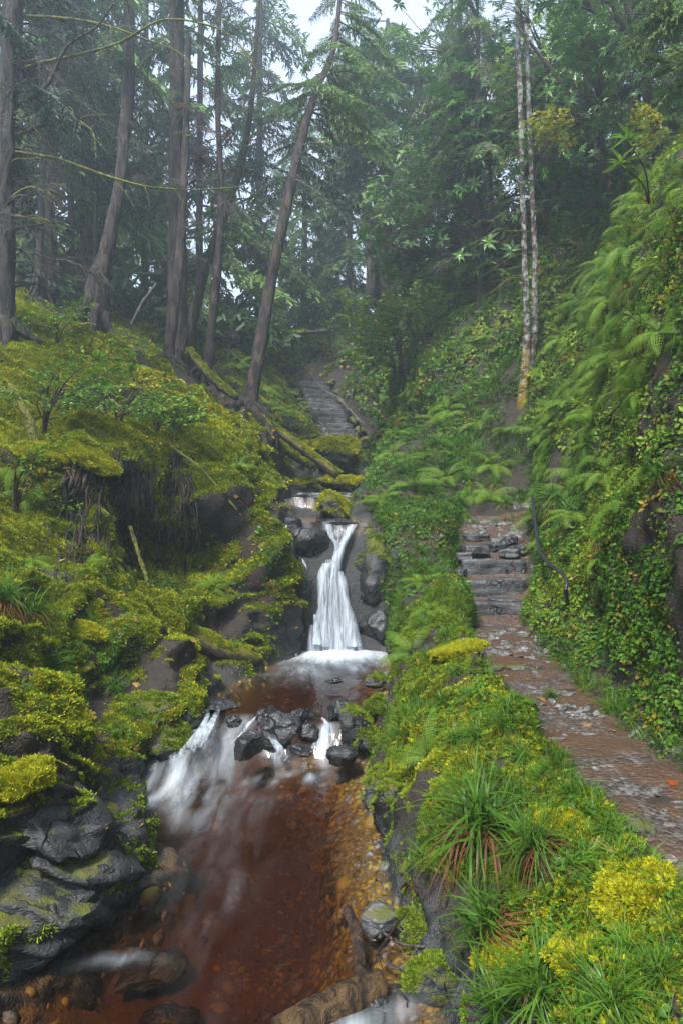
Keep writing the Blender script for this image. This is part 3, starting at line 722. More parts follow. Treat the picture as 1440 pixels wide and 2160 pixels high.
_wg = np.random.default_rng(8)
thin = []
for k in range(16):
    s_ = -1 + 2 * (k + _wg.random()) / 16; y_ = _wg.uniform(1180, 1275) + 18 * abs(s_); dd_ = 8.60 - .06 * _wg.random()
    x_ = 702 + s_ * np.interp(y_, [1180, 1300], [14, 34])
    thin.append([(x_, y_, dd_, 2, .2), (x_ + 2 * s_, y_ + 25, dd_ - .05, _wg.uniform(4, 7), .7), (703 + s_ * 42, 1318, dd_ - .12, _wg.uniform(6, 10), .75), (706 + s_ * 52, 1382, dd_ - .18, _wg.uniform(9, 14), .95)])
fall('waterfall', thin + [
    [(744, 1106, 9.0, 11, .5), (736, 1122, 8.86, 10, .95), (722, 1150, 8.76, 9, 1.0), (708, 1190, 8.66, 12, 1.0), (702, 1240, 8.58, 13, 1.0), (704, 1300, 8.5, 16, .95), (708, 1365, 8.44, 22, 1.1), (708, 1384, 8.42, 24, 1.1)],
    [(692, 1106, 9.0, 9, .4), (699, 1130, 8.86, 7, .75), (710, 1152, 8.76, 6, .8), (712, 1180, 8.70, 6, .7)],
    [(716, 1108, 9.02, 24, .25), (716, 1130, 8.9, 18, .35), (714, 1155, 8.82, 11, .5), (706, 1185, 8.74, 9, .6)],
    [(690, 1188, 8.62, 8, .9), (682, 1212, 8.56, 12, 1.0), (680, 1260, 8.5, 10, .8), (684, 1310, 8.42, 11, .8), (684, 1362, 8.36, 16, 1.0)],
    [(718, 1205, 8.62, 6, .6), (724, 1240, 8.56, 11, 1.0), (730, 1280, 8.5, 10, .8), (738, 1322, 8.42, 12, .8), (744, 1362, 8.36, 16, 1.0)],
    [(664, 1296, 8.46, 4, .6), (668, 1325, 8.38, 8, .85), (670, 1358, 8.32, 13, 1.0)],
    [(700, 1180, 8.74, 14, .8), (702, 1250, 8.68, 28, .8), (706, 1310, 8.6, 40, .85), (708, 1365, 8.52, 52, 1.0)]])
fall('small_waterfall', [
    [(628, 1049, 10.62, 12, .6), (634, 1066, 10.5, 13, 1.0), (641, 1086, 10.42, 13, 1.1), (644, 1104, 10.36, 16, 1.2)],
    [(655, 1050, 10.62, 9, .5), (655, 1068, 10.52, 9, .8), (650, 1086, 10.44, 11, 1.0), (648, 1104, 10.38, 14, 1.1)]], 20)
fall('side_trickle', [[(605, 1106, 8.86, 3, .5), (600, 1122, 8.7, 3, .8), (597, 1142, 8.66, 2.5, .6)],
                      [(637, 1178, 8.5, 2, .5), (643, 1190, 8.45, 3.5, .9), (648, 1200, 8.43, 2, .5)]], 12, 8)
fall('cascade', [
    [(462, 1496, 5.86, 7, .05), (452, 1514, 5.58, 7, .6), (440, 1535, 5.3, 11, .9), (424, 1560, 5.12, 15, .55), (404, 1586, 4.98, 18, .0)],
    [(438, 1494, 5.86, 5, .05), (436, 1514, 5.58, 6, .55), (424, 1540, 5.28, 9, .8), (396, 1575, 5.06, 14, .4), (362, 1602, 4.92, 20, .0)],
    [(540, 1512, 5.62, 4, .4), (524, 1528, 5.5, 5, .7), (512, 1546, 5.38, 5, .6), (492, 1568, 5.26, 8, .1)],
    [(568, 1550, 5.46, 6, .5), (582, 1568, 5.36, 9, .7), (596, 1588, 5.26, 13, .3), (606, 1602, 5.16, 16, .0)],
    [(680, 1514, 5.66, 5, .5), (690, 1530, 5.55, 5, .9), (688, 1548, 5.42, 7, .7), (668, 1570, 5.28, 12, .3), (640, 1590, 5.16, 16, .0)]], 24)
# ------------------------------------------------------------------ rocks, steps, rails, path
ROCK_WET = rock_mat('wet_slate', None, rough=(.10, .38), base=((.006, .006, .008), (.035, .036, .042)))
ROCK_MOSS = rock_mat('mossy_slate', (.25, .75))
ROCK_GREEN = rock_mat('very_mossy_slate', (-.15, .35))
ROCK_LICH = rock_mat('weathered_slate', (.55, 1.1), base=((.02, .021, .024), (.11, .112, .12)))

bm = bmesh.new(); bmesh.ops.create_icosphere(bm, subdivisions=4, radius=1.0)
ICO_V = np.array([v.co[:] for v in bm.verts]); ICO_T = np.array([[v.index for v in f.verts] for f in bm.faces]); bm.free()
bm = bmesh.new(); bmesh.ops.create_icosphere(bm, subdivisions=1, radius=1.0)
ICO1_V = np.array([v.co[:] for v in bm.verts]); ICO1_T = np.array([[v.index for v in f.verts] for f in bm.faces]); bm.free()

def rock_mesh(name, size, seed, mat, rough=.15, cuts=20, knob=0.0):
    rg = np.random.default_rng(seed)
    V = ICO_V.copy()
    for _ in range(cuts):
        n = rg.normal(size=3); n /= np.linalg.norm(n); c = rg.uniform(.55, .9)
        k = V @ n - c
        V = V - np.where(k > 0, k * .985, 0)[:, None] * n
    V = V * np.asarray(size)
    s = float(np.mean(size))
    nn = ICO_V
    V = V + nn * (fbm(V / s * 1.6 + seed, 5, seed) * rough * s)[:, None]
    if knob: V = V + nn * ((1 - np.abs(fbm(V / s * 3.0, 3, seed + 5))) ** 2 * knob * s)[:, None]
    V[:, :] += nn * (fbm(V @ np.array([[6., 2, 3], [1, 9, 4], [3, 4, 26]]) / s * .4, 3, seed + 9) * .09 * s)[:, None]
    V = V - nn * (np.abs(fbm(V / s * 3.3 + seed, 4, seed + 13)) * .16 * s)[:, None]
    return make_mesh(name, V, ICO_T, [mat])

ROCKS = []
_rk = [500]
def rock(label, px, py, d, size, mat=None, rz=0.0, name='rock', group=None, tilt=(0, 0), **kw):
    """a single rock: its middle is at photo direction (px, py), depth d; size = half axes in metres"""
    _rk[0] += 7
    me = rock_mesh(name, size, _rk[0], mat or ROCK_WET, **kw)
    o = thing(name, label, 'rock', W3(px, py, d), (tilt[0], tilt[1], rz), 1, group, me)
    if mat in (ROCK_MOSS, ROCK_GREEN): ROCKS.append((o, d, mat is ROCK_GREEN))
    return o

def on_water(py, w=0.0): return (CH - w) * F / (py - CY)

rock('glistening black boulder parting the cascade between white chutes', 592, 1540, on_water(1548, .2), (.20, .17, .17), rz=.3)
rock('low wet black rock beside the glistening boulder in the cascade', 652, 1546, on_water(1560, .15), (.12, .12, .11), rz=1.1)
rock('rounded wet black rock below the cascade, white water on both sides', 520, 1572, 5.2, (.16, .14, .15), rz=.8)
rock('small flat black rock washed by foam under the cascade', 634, 1584, 5.2, (.105, .08, .06))
rock('upright moss-tinged boulder at the cascade by the right bank', 742, 1528, 5.45, (.15, .17, .22), ROCK_MOSS, rz=.5)
rock('dark wet boulder at the foot of the upright mossy one', 716, 1592, 5.2, (.18, .15, .11), rz=.2)
rock('flat dark slab lying in the amber pool edge above the cascade', 468, 1490, 5.95, (.22, .12, .06), ROCK_WET, rz=.25)
rock('wet black slab under the sill between two chutes', 560, 1512, 5.72, (.15, .12, .10), rz=.5)
rock('dark rock on the sill beside the narrow right chute', 640, 1510, 5.75, (.14, .10, .09), rz=.9)
rock('dark rock in the sill right of the narrow chute', 715, 1500, 5.75, (.12, .12, .11), rz=.3)
rock('black stone wedged on the cascade lip by the left bank', 492, 1524, 5.6, (.09, .08, .07), rz=.9)
rock('pointed wet rock at the left edge where the white channel ends', 268, 1700, 4.72, (.11, .12, .12), ROCK_MOSS, rz=.4)
rock('small dark stone breaking the pool surface below the waterfall', 707, 1436, on_water(1436, .35), (.11, .06, .03))
rock('flat mossy stone at the pool edge near the ferns', 800, 1438, on_water(1440, .35), (.2, .13, .07), ROCK_MOSS)
rock('dark stone by the pool outlet under the right bank', 795, 1492, 5.75, (.17, .14, .10), ROCK_MOSS, rz=.7)
rock('wet stone tucked under the right bank beside the cascade', 770, 1560, 5.35, (.14, .12, .12), ROCK_MOSS, rz=1.7)
for k, (a, b, dd, s) in enumerate([(300, 1500, 5.5, (.30, .24, .20)), (362, 1570, 5.35, (.26, .22, .19)), (400, 1520, 5.6, (.16, .14, .12)), (232, 1615, 5.0, (.26, .2, .2)), (335, 1480, 5.9, (.25, .2, .16))]):
    rock('dark slaty rock of the left bank beside the white chute', a, b, dd, s, ROCK_MOSS, rz=k * .9, group='slaty rocks along the left bank', cuts=14)
rock('big knobbly black rock with green moss standing in the stream edge', 842, 1716, 4.35, (.22, .24, .26), ROCK_MOSS, knob=.22, rough=.2)
rock('dark knobbly rock at the water under the grassy bank', 800, 1668, 4.75, (.14, .16, .16), ROCK_MOSS, knob=.2)
rock('flat grey stone lying in the shallows below the knobbly rock', 836, 1832, 3.85, (.12, .09, .05), ROCK_LICH)
rock('dark rounded rock between shallows and grass tussock', 880, 1870, 3.65, (.13, .14, .14), ROCK_MOSS, knob=.15)
rock('pale topped rock at the stream edge beside the black stick', 806, 1940, 3.3, (.11, .12, .09), ROCK_LICH)
rock('dark mossy rock over the little sand beach', 880, 1985, 3.2, (.13, .14, .13), ROCK_MOSS, knob=.15)
rock('dark mossy round rock beside the water log', 905, 2080, 2.92, (.15, .13, .12), ROCK_MOSS, knob=.12)
rock('small wet stone near the end of the water log', 800, 2125, 2.78, (.05, .05, .04))
rock('dark drowned rock just under the stream surface', 310, 2055, 3.28, (.22, .13, .08), ROCK_WET, rz=.5)
rock('second drowned rock lower in the stream', 350, 2150, 3.06, (.16, .08, .07), ROCK_WET, rz=.2)
# rocks of the falls
rock('overhanging black boulder left of the waterfall lip', 645, 1150, 8.92, (.34, .3, .28), ROCK_WET, rz=.2, cuts=16)
rock('dark wet rock face left of the falling water', 628, 1270, 8.72, (.28, .26, .52), ROCK_WET, rz=.5, cuts=12)
rock('tall wet black crag right of the falling water', 782, 1225, 8.82, (.27, .34, .60), ROCK_MOSS, rz=.3, cuts=12, tilt=(0, .12))
rock('wet rock shelf at the foot of the black crag', 790, 1320, 8.55, (.26, .22, .24), ROCK_WET, rz=1.2, cuts=12)
for k, (a, b, dd, s) in enumerate([(592, 1300, 8.45, (.24, .2, .26)), (606, 1215, 8.75, (.22, .2, .26)), (560, 1350, 8.15, (.22, .18, .14)), (520, 1352, 7.75, (.24, .2, .14)), (655, 1330, 8.6, (.16, .16, .2)), (650, 1225, 8.8, (.16, .14, .3))]):
    rock('wet black rock in the broken wall left of the waterfall', a, b, dd, s, ROCK_WET if k > 3 else ROCK_MOSS, rz=k * .8, group='broken rock wall left of the waterfall', tilt=(.2, .2))
for k, (a, b, dd, s) in enumerate([(770, 1150, 9.0, (.2, .2, .26)), (815, 1265, 8.65, (.2, .2, .3)), (760, 1290, 8.7, (.16, .16, .3)), (812, 1180, 8.85, (.2, .2, .22))]):
    rock('wet black rock in the broken wall right of the waterfall', a, b, dd, s, ROCK_WET if k % 2 else ROCK_MOSS, rz=k * .8, group='broken rock wall right of the waterfall', tilt=(.1, -.2))
rock('small dark stone at the right end of the foam', 826, 1368, 8.1, (.10, .1, .08), ROCK_WET)
rock('mossy boulder between the small upper fall and the bank', 706, 1072, 10.25, (.34, .3, .26), ROCK_GREEN, rz=.6, rough=.3)
rock('thin dark ledge below the mossy upper boulder', 710, 1100, 9.9, (.36, .2, .06), ROCK_WET)
rock('mossy rock with an undercut above the upper boulder', 725, 1022, 12.3, (.6, .5, .18), ROCK_GREEN, rough=.3)
rock('dark rock hung with moss under the far landing', 700, 965, 14.8, (.75, .7, .42), ROCK_GREEN, knob=.15, rough=.35)
rock('green rock beside the fallen log foot', 645, 1032, 12.0, (.4, .4, .22), ROCK_GREEN)
rock('grey wet rock beside the far trickle', 778, 1010, 13.6, (.3, .4, .3), ROCK_LICH)
rock('black rock at the left rim of the upper pool', 612, 1110, 8.95, (.22, .2, .14), ROCK_WET)
LEDGE = rock_mat('slate_ledge', (.75, 1.2), ((.05, .07, .008), (.2, .2, .016)), ((.006, .007, .008), (.036, .038, .042)), (.35, .65))
for k, (a, b, dd, s) in enumerate([(60, 2010, 3.05, (.30, .22, .13)), (150, 1985, 3.2, (.26, .2, .11)), (20, 1930, 3.2, (.3, .24, .15)), (120, 1900, 3.4, (.32, .22, .14)), (215, 1890, 3.5, (.24, .2, .12)), (60, 1840, 3.55, (.3, .26, .16)), (180, 1810, 3.7, (.30, .22, .14)), (270, 1800, 3.85, (.24, .2, .12)), (120, 1750, 3.85, (.28, .24, .15)), (230, 1730, 4.05, (.24, .2, .14)), (320, 1790, 3.98, (.14, .12, .08))]):
    p, n = hit(a, b)
    _rk[0] += 7
    thing('slate_ledge', 'tilted slate ledge of the big left rock above the waterline', 'rock', p - n * .13, (.25, .42, .5 + .08 * math.sin(k * 2.3)), 1, 'slate ledges of the big left rock', rock_mesh('slate_ledge', (s[0] * 1.35, s[1] * 1.35, s[2] * .85), _rk[0], LEDGE, .07, 26))
# the big left foreground rock gets two proud shelves
0 and rock('slaty ledge jutting from the mossy left rock over the stream', 250, 1800, 3.85, (.34, .30, .20), ROCK_MOSS, rz=.6, cuts=14, tilt=(.2, .35))
0 and rock('lowest slaty ledge of the left rock at the waterline', 120, 1960, 3.25, (.36, .3, .24), ROCK_MOSS, rz=.5, cuts=14, tilt=(.1, .3))

# -- path surface: its own sheet just above the ground
mp_ = NT('path_grit')
P = mp_.geo()
n1 = mp_.noise(6, 6, .65, P); vo = mp_.n('TexVoronoi'); vo.inputs['Scale'].default_value = 42; mp_.l(P, vo.inputs['Vector'])
wetm = mp_.ramp(mp_.noise(2.6, 5, .6, P), [(.30, (0, 0, 0)), (.52, (1, 1, 1))])
chip = mp_.ramp(vo.outputs['Color'], [(.1, (.012, .011, .011)), (.5, (.05, .047, .046)), (.95, (.17, .165, .168))])
c = mp_.mix(wetm, chip, mp_.mix(n1, (.035, .018, .010), (.11, .058, .03)))
h = mp_.math('ADD', mp_.math('MULTIPLY', vo.outputs['Distance'], -.8), mp_.noise(90, 4, vec=P))
PATH_MAT = mp_.surf(mp_.bsdf(c, mp_.math('MULTIPLY_ADD', n1, .35, .25), mp_.bump(h, .8, .02)))
iu = np.where((uq >= 11.9) & (uq <= 13.12))[0]; ir = np.where((rows > -3) & (rows < 9.85))[0]
PP = GP[np.ix_(ir, iu)].copy()
PP[..., 2] += .008 + .02 * fbm(PP.reshape(-1, 3) * 6, 5, 77).reshape(PP.shape[:2])
PP[:, 0, 2] -= .06; PP[:, -1, 2] -= .06
i = np.arange(len(ir) - 1)[:, None] * len(iu); j = np.arange(len(iu) - 1)[None]
put('path', make_mesh('path', PP.reshape(-1, 3), np.stack([i + j, i + j + 1, i + len(iu) + j + 1, i + len(iu) + j], -1).reshape(-1, 4), [PATH_MAT]), kind='structure')

# -- stone steps
def slab(name, w, dep, h, seed, mat):
    """an uneven stone block, front edge along x"""
    n = (18, 8, 5)
    bm = bmesh.new(); bmesh.ops.create_cube(bm, size=1.0)
    bmesh.ops.subdivide_edges(bm, edges=bm.edges[:], cuts=11, use_grid_fill=True)
    V = np.array([v.co[:] for v in bm.verts]); T = np.array([[v.index for v in f.verts] for f in bm.faces]); bm.free()
    L = np.linalg.norm(V / .5, ord=12, axis=1)[:, None]
    nn = V / np.linalg.norm(V, axis=1)[:, None]
    V = V / np.maximum(L, .01) * np.maximum(np.abs(V / .5).max(1), .01)[:, None]
    V = V * np.array([w, dep, h])
    V = V + nn * (fbm(V * 7 + seed * 3.1, 4, seed) * .032 + fbm(V * np.array([9, 9, 40]), 3, seed + 3) * .014)[:, None]
    V[:, 1] += .05 * fbm(V[:, :1] * np.array([[3., 0, 0]]) + seed, 2, seed + 1)
    return make_mesh(name, V, T, [mat])
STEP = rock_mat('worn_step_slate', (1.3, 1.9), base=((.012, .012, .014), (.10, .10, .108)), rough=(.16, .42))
near = thing('stone_steps', 'flight of worn slate steps with wet treads beside the bent black handrail', 'steps', W3(1040, 1340, 7.4))
base = Vector(near.location)
for k, (x0, x1, y, dd, hh, dep) in enumerate([(985, 1085, 1326, 7.35, .14, .34), (985, 1122, 1272, 7.72, .24, .42), (968, 1112, 1224, 8.1, .22, .42), (975, 1112, 1180, 8.45, .24, .42), (962, 1110, 1152, 8.85, .2, .5)]):
    top = W3((x0 + x1) / 2, y, dd)
    put('step', slab('step', (x1 - x0) / F * dd, dep, hh, 40 + k, STEP), near, Vector((top[0], top[1] + dep / 2, top[2] - hh / 2)) - base, (R(-3 + 2 * (k % 2)), R((-2, 1.5, -1.5, 2, -1)[k]), R((3, -3, 4, -4, 2)[k])))
for k, (a, b, dd, w) in enumerate([(1062, 1262, 7.95, .36), (1000, 1150, 8.75, .3), (1060, 1135, 9.05, .36), (1000, 1128, 9.25, .34), (1090, 1118, 9.5, .4), (1030, 1112, 9.75, .42), (968, 1200, 8.4, .16), (1100, 1150, 8.85, .2), (1075, 1160, 8.75, .26), (1000, 1118, 9.6, .3), (1060, 1116, 9.9, .36), (1110, 1108, 10.0, .3), (985, 1165, 8.7, .2), (1040, 1145, 8.95, .24)]):
    p = W3(a, b, dd)
    put('paving_slab', slab('paving_slab', w, .3, .10, 70 + k, STEP), near, Vector((p[0], p[1], p[2] - .045)) - base, (R(4 * math.sin(k * 2.1)), R(5 * math.cos(k * 1.3)), R(25 * math.sin(k * 3))))
for k, (lb, a, b, w) in enumerate([('pale flat stone lying in the middle of the gravel path', 1088, 1412, .12), ('grey flat stone half sunk across the path below the steps', 1035, 1410, .18), ('large grey stone slab set in the path edge by the moss mound', 1345, 1745, .13), ('smooth grey slab in the path beside the yellow moss cushion', 1432, 1850, .18), ('small pale stone at the path foot of the lowest step', 1075, 1322, .06), ('brown stone in the path under the fern bank', 1105, 1345, .06)]):
    p, n = hit(a, b)
    thing('flat_stone', lb, 'stone', p + Vector((0, 0, .012)), (.06, .04, k * 1.1), 1, None, rock_mesh('flat_stone', (w, w * .6, w * .22), 900 + k, ROCK_LICH))

# -- far stairway
fa, fb = W3(722, 935, 18.7), W3(652, 812, 21.3)
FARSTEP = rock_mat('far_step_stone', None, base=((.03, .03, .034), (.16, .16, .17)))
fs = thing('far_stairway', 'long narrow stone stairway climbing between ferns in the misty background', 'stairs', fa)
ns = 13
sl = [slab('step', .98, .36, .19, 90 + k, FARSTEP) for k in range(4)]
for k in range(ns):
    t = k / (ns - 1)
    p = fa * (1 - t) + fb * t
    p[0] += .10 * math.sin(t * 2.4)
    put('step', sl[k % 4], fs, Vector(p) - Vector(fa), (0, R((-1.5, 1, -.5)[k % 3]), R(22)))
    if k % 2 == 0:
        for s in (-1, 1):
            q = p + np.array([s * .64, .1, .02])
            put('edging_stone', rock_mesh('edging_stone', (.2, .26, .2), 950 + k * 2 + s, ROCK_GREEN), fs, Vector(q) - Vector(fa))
IRON = NT('black_iron'); IRON = IRON.surf(IRON.bsdf(IRON.mix(IRON.noise(30, 4, vec=IRON.geo()), (.008, .009, .012), (.03, .032, .038)), .28, IRON.bump(IRON.noise(120, 3, vec=IRON.geo()), .25, .004)))
GREYRAIL = NT('grey_rail'); GREYRAIL = GREYRAIL.surf(GREYRAIL.bsdf((.12, .125, .14), .4))
def pipe(name, pts, r, mat, parent, base, sides=10, n=None):
    C = catmull(pts, n or len(pts) * 6)
    me = MB().add(*tube(C - np.array(base), r, sides)).mesh(name, [mat])
    return put(name, me, parent)
b0 = W3(1195, 1248, 5.9)
hr = thing('handrail', 'bent black iron handrail with a hooked end beside the stone steps', 'handrail', b0)
pipe('rail', [W3(1121, 1046, 8.6), W3(1124, 1075, 8.2), W3(1131, 1125, 7.6), W3(1138, 1166, 7.1), W3(1146, 1178, 6.9), W3(1170, 1199, 6.45), W3(1186, 1212, 6.1), W3(1194, 1228, 5.95), W3(1192, 1246, 5.9)], .017, IRON, hr, b0, 12, 60)
pipe('bracket', [W3(1144, 1172, 7.0), W3(1144, 1194, 7.0), W3(1162, 1195, 7.1)], .009, IRON, hr, b0, 8, 14)
pipe('bracket', [W3(1126, 1072, 8.2), W3(1138, 1070, 8.4)], .010, IRON, hr, b0, 8, 6)
pipe('post', [W3(1192, 1240, 5.9), W3(1193, 1252, 5.92), W3(1196, 1275, 6.0)], .018, IRON, hr, b0, 10, 12)
b1 = W3(757, 905, 18.9)
fr_ = thing('thin_handrail', 'thin pale handrail running down beside the far stairway', 'handrail', b1)
pipe('rail', [W3(655, 785, 21.6), W3(668, 806, 21.2), W3(680, 820, 20.8), W3(712, 838, 20.2), W3(735, 862, 19.6), W3(766, 893, 18.9)], .014, GREYRAIL, fr_, b1, 8, 40)
for a, b, c_, dd in ((732, 858, 888, 19.5), (759, 886, 910, 18.95), (690, 826, 852, 20.6)):
    pipe('post', [W3(a, b, dd), W3(a, c_, dd)], .025, IRON, fr_, b1, 8, 4)
# ------------------------------------------------------------------ small plants
MOSS_Y = leaf_mat('yellow_moss', (.11, .15, .006), (.52, .50, .016), rough=.75, trans=.25, spec=.2)
MOSS_G = leaf_mat('green_moss', (.05, .10, .010), (.25, .33, .016), rough=.75, trans=.25, spec=.2)
GRASS = leaf_mat('grass_blade', (.018, .062, .008), (.10, .21, .016), rough=.38, trans=.3)
SEDGE_DEAD = leaf_mat('dead_blade', (.05, .020, .008), (.21, .095, .03), rough=.55, trans=.2)
HERB = leaf_mat('herb_leaf', (.014, .055, .008), (.10, .22, .016), (.22, .14, .02), rough=.35)
HERB_Y = leaf_mat('pale_herb_leaf', (.06, .12, .010), (.24, .34, .025), (.30, .17, .02), rough=.38)
FERN = leaf_mat('fern_frond', (.045, .11, .012), (.20, .34, .030), rough=.45, trans=.4)
FERN_DEAD = leaf_mat('withered_frond', (.09, .035, .012), (.30, .13, .035), rough=.7)
STEM = bark_mat('stem', (.03, .02, .012), (.07, .05, .03))
LITTER = leaf_mat('fallen_leaf', (.06, .025, .012), (.34, .20, .05), (.42, .34, .06), rough=.45, trans=.15)
GOLDLEAF = leaf_mat('sunken_leaf', (.06, .035, .010), (.33, .24, .045), rough=.5, trans=.1)
CHIP = rock_mat('slate_chip', None, base=((.03, .028, .028), (.22, .215, .22)), rough=(.12, .4))

def tufts(seed, n=34, r=.034, h=.019, w=.0075, spread=1.0):
    rg = np.random.default_rng(seed)
    a = rg.uniform(0, 2 * math.pi, n); q = r * np.sqrt(rg.random(n))
    L = np.stack([q * np.cos(a), q * np.sin(a), np.zeros(n)], 1)
    dirs = np.stack([np.cos(a) * q / r * spread, np.sin(a) * q / r * spread, np.ones(n)], 1) + rg.normal(0, .35, (n, 3))
    LV = np.array([[0, -.5, 0], [0, .5, 0], [.6, .42, 0.1], [1.0, 0, 0], [.6, -.42, .1]]) * np.array([1, w / h, w / h])
    M = basis(dirs, rg.normal(size=(n, 3)))
    return place(LV, np.array([[0, 1, 2], [0, 2, 4], [4, 2, 3]]), M, L, rg.uniform(.6, 1.25, n) * h), np.repeat(rg.random(n), 5)

def proto(name, parts, mats):
    b = MB()
    for (V, T), c, mi in parts: b.add(V, T, mi, c)
    return b.mesh(name, mats)

def blades(seed, n, L, w, r=.03, tilt=(.1, .9), curve=1.2, segs=5, droop=0.0):
    """arched grass blades growing from one foot -> V, T, tint"""
    rg = np.random.default_rng(seed)
    az = rg.uniform(0, 2 * math.pi, n); t0 = rg.uniform(tilt[0], tilt[1], n); ln = L * rg.uniform(.55, 1.1, n)
    cv = curve * rg.uniform(.5, 1.3, n)
    s = np.linspace(0, 1, segs + 1)
    th = t0[:, None] + cv[:, None] * s[None] ** 1.3
    dx = np.cumsum(np.sin(th), 1) / (segs + 1); dz = np.cumsum(np.cos(th), 1) / (segs + 1)
    dx -= dx[:, :1]; dz -= dz[:, :1]
    out = np.stack([np.cos(az), np.sin(az)], 1); side = np.stack([-np.sin(az), np.cos(az)], 1)
    bx = rg.normal(0, r, (n, 2))
    C = np.concatenate([bx[:, None] + out[:, None] * (dx * ln[:, None])[..., None], (dz * ln[:, None] - droop * s ** 2 * ln[:, None])[..., None]], -1)
    ww = w * rg.uniform(.7, 1.3, n)[:, None] * (1 - s[None] ** 2.2 * .92) * .5
    S = np.concatenate([side[:, None] * ww[..., None], np.zeros((n, segs + 1, 1))], -1)
    V = np.stack([C - S, C + S], 2).reshape(-1, 3)
    k = (segs + 1) * 2
    j = np.arange(segs) * 2
    Q = np.stack([j, j + 1, j + 3, j + 2], 1)
    T = q2t((Q[None] + (np.arange(n) * k)[:, None, None]).reshape(-1, 4))
    return V, T, np.repeat(rg.random(n), k)

def leafclump(seed, n, r, size, w=.8, up=.55, hgt=.02):
    rg = np.random.default_rng(seed)
    a = rg.uniform(0, 2 * math.pi, n); q = r * np.sqrt(rg.random(n))
    L = np.stack([q * np.cos(a), q * np.sin(a), rg.uniform(.15, 1, n) * hgt], 1)
    X = np.stack([np.cos(a + rg.normal(0, .6, n)), np.sin(a + rg.normal(0, .6, n)), rg.normal(up - .5, .3, n)], 1)
    LV, LT = leaf_shape(w, .2, .15)
    V, T = place(LV, LT, basis(X, (0, 0, 1)), L, size * rg.uniform(.6, 1.3, n))
    return (V, T), np.repeat(rg.random(n), 5)

def frond(seed, pairs=22, lobes=6, a0=1.0, a1=-.5, width=.20, name='frond', mat=None):
    """one fern frond of length 1 along +x, arching; pinnae cut into lobes"""
    rg = np.random.default_rng(seed)
    s = np.linspace(0, 1, 24)
    ang = a0 + (a1 - a0) * s ** .9
    x = np.concatenate([[0], np.cumsum(np.cos(ang))[:-1]]) / 23; z = np.concatenate([[0], np.cumsum(np.sin(ang))[:-1]]) / 23
    C = np.stack([x, rg.normal(0, .004, 24).cumsum(), z], 1)
    b = MB(); b.add(*tube(C, np.linspace(.006, .0015, 24), 4, cap=False), 1, .4)
    sp = np.linspace(.16, .985, pairs)
    for side in (-1, 1):
        for k, t in enumerate(sp):
            p = np.array([np.interp(t, s, C[:, i]) for i in range(3)]); an = np.interp(t, s, ang)
            tx = np.array([math.cos(an), 0, math.sin(an)]); up = np.array([-math.sin(an), 0, math.cos(an)])
            ln = width * (math.sin(math.pi * min(1, (t * .86 + .13))) ** .75) * rg.uniform(.88, 1.08) + .006
            dirn = tx * .38 + np.array([0, side, 0]) - up * (.18 + .25 * rg.random()); dirn /= np.linalg.norm(dirn)
            wv = tx - dirn * tx.dot(dirn); wv /= np.linalg.norm(wv)
            pw = min(ln * .32, .9 / pairs * .48)
            q = np.linspace(0, 1, lobes + 1)
            mid = p + dirn[None] * (q * ln)[:, None] - up[None] * (q ** 2 * ln * .25)[:, None]
            V, T = [mid], []
            n0 = lobes + 1
            tips = []
            for l in range(lobes):
                f = (1 - (l / lobes) ** 1.6) * pw
                cc = mid[l] * .35 + mid[l + 1] * .65 + dirn * ln * .04
                tips += [cc + wv * f, cc - wv * f]
                T += [[l, l + 1, n0 + 2 * l], [l, n0 + 2 * l + 1, l + 1]]
            b.add(np.vstack([mid, np.array(tips)]), np.array(T), 0, .25 + .6 * rg.random())
    return b.mesh(name, [mat or FERN, STEM])

FRONDS = [frond(s, 20 + s % 3 * 3, 5, a0=.75 + .16 * (s % 4), a1=-.45 - .22 * (s % 3), width=.17 + .02 * (s % 3)) for s in range(6)]
FRONDS_DEAD = [frond(30 + s, 18, 4, a0=.1, a1=-1.5, width=.12, name='withered_frond', mat=FERN_DEAD) for s in range(2)]
_fg = np.random.default_rng(5)
def fern(label, p, n, size, count=7, group=None, lean=.6, arc=(0, 2 * math.pi), dead=0):
    p = Vector(p); n = Vector(n)
    ax = (n * lean + Vector((0, 0, 1)) * (1 - lean)).normalized()
    o = thing('fern', label, 'fern', p - n * .01, ax.to_track_quat('Z', 'Y').to_euler(), 1, group)
    for k in range(count):
        az = arc[0] + (arc[1] - arc[0]) * (k + _fg.uniform(-.35, .35)) / count
        put('frond', FRONDS[_fg.integers(0, 6)], o, (0, 0, 0), (_fg.normal(0, .15), -_fg.uniform(-.25, .25), az), size * _fg.uniform(.7, 1.1))
    for k in range(dead):
        put('withered_frond', FRONDS_DEAD[k % 2], o, (0, 0, 0), (_fg.normal(0, .2), .6, _fg.uniform(0, 6.28)), size * .8)
    return o

MOSSP = [proto('moss_tuft', [(*tufts(s), 0)], [MOSS_Y]) for s in range(4)]
MOSSGP = [proto('moss_tuft_green', [(*tufts(20 + s), 0)], [MOSS_G]) for s in range(3)]
GRASSP = [proto('grass_tuft', [(blades(60 + s, 16, .16, .0055, .02, (.1, .9), 1.1, 4)[:2], blades(60 + s, 16, .16, .0055, .02, (.1, .9), 1.1, 4)[2], 0)] +
          ([((lambda q: q[:2])(blades(80 + s, 4, .15, .005, .02, (.4, 1.2), 1.2, 4)), .5, 1)] if s % 2 else []), [GRASS, SEDGE_DEAD]) for s in range(5)]
HERBP = [proto('leaf_clump', [(*leafclump(100 + s, 11, .05, .026, .85), 0)], [HERB]) for s in range(4)]
HERBYP = [proto('pale_leaf_clump', [(*leafclump(120 + s, 9, .06, .042, .6, .6, .05), 0)], [HERB_Y]) for s in range(4)]
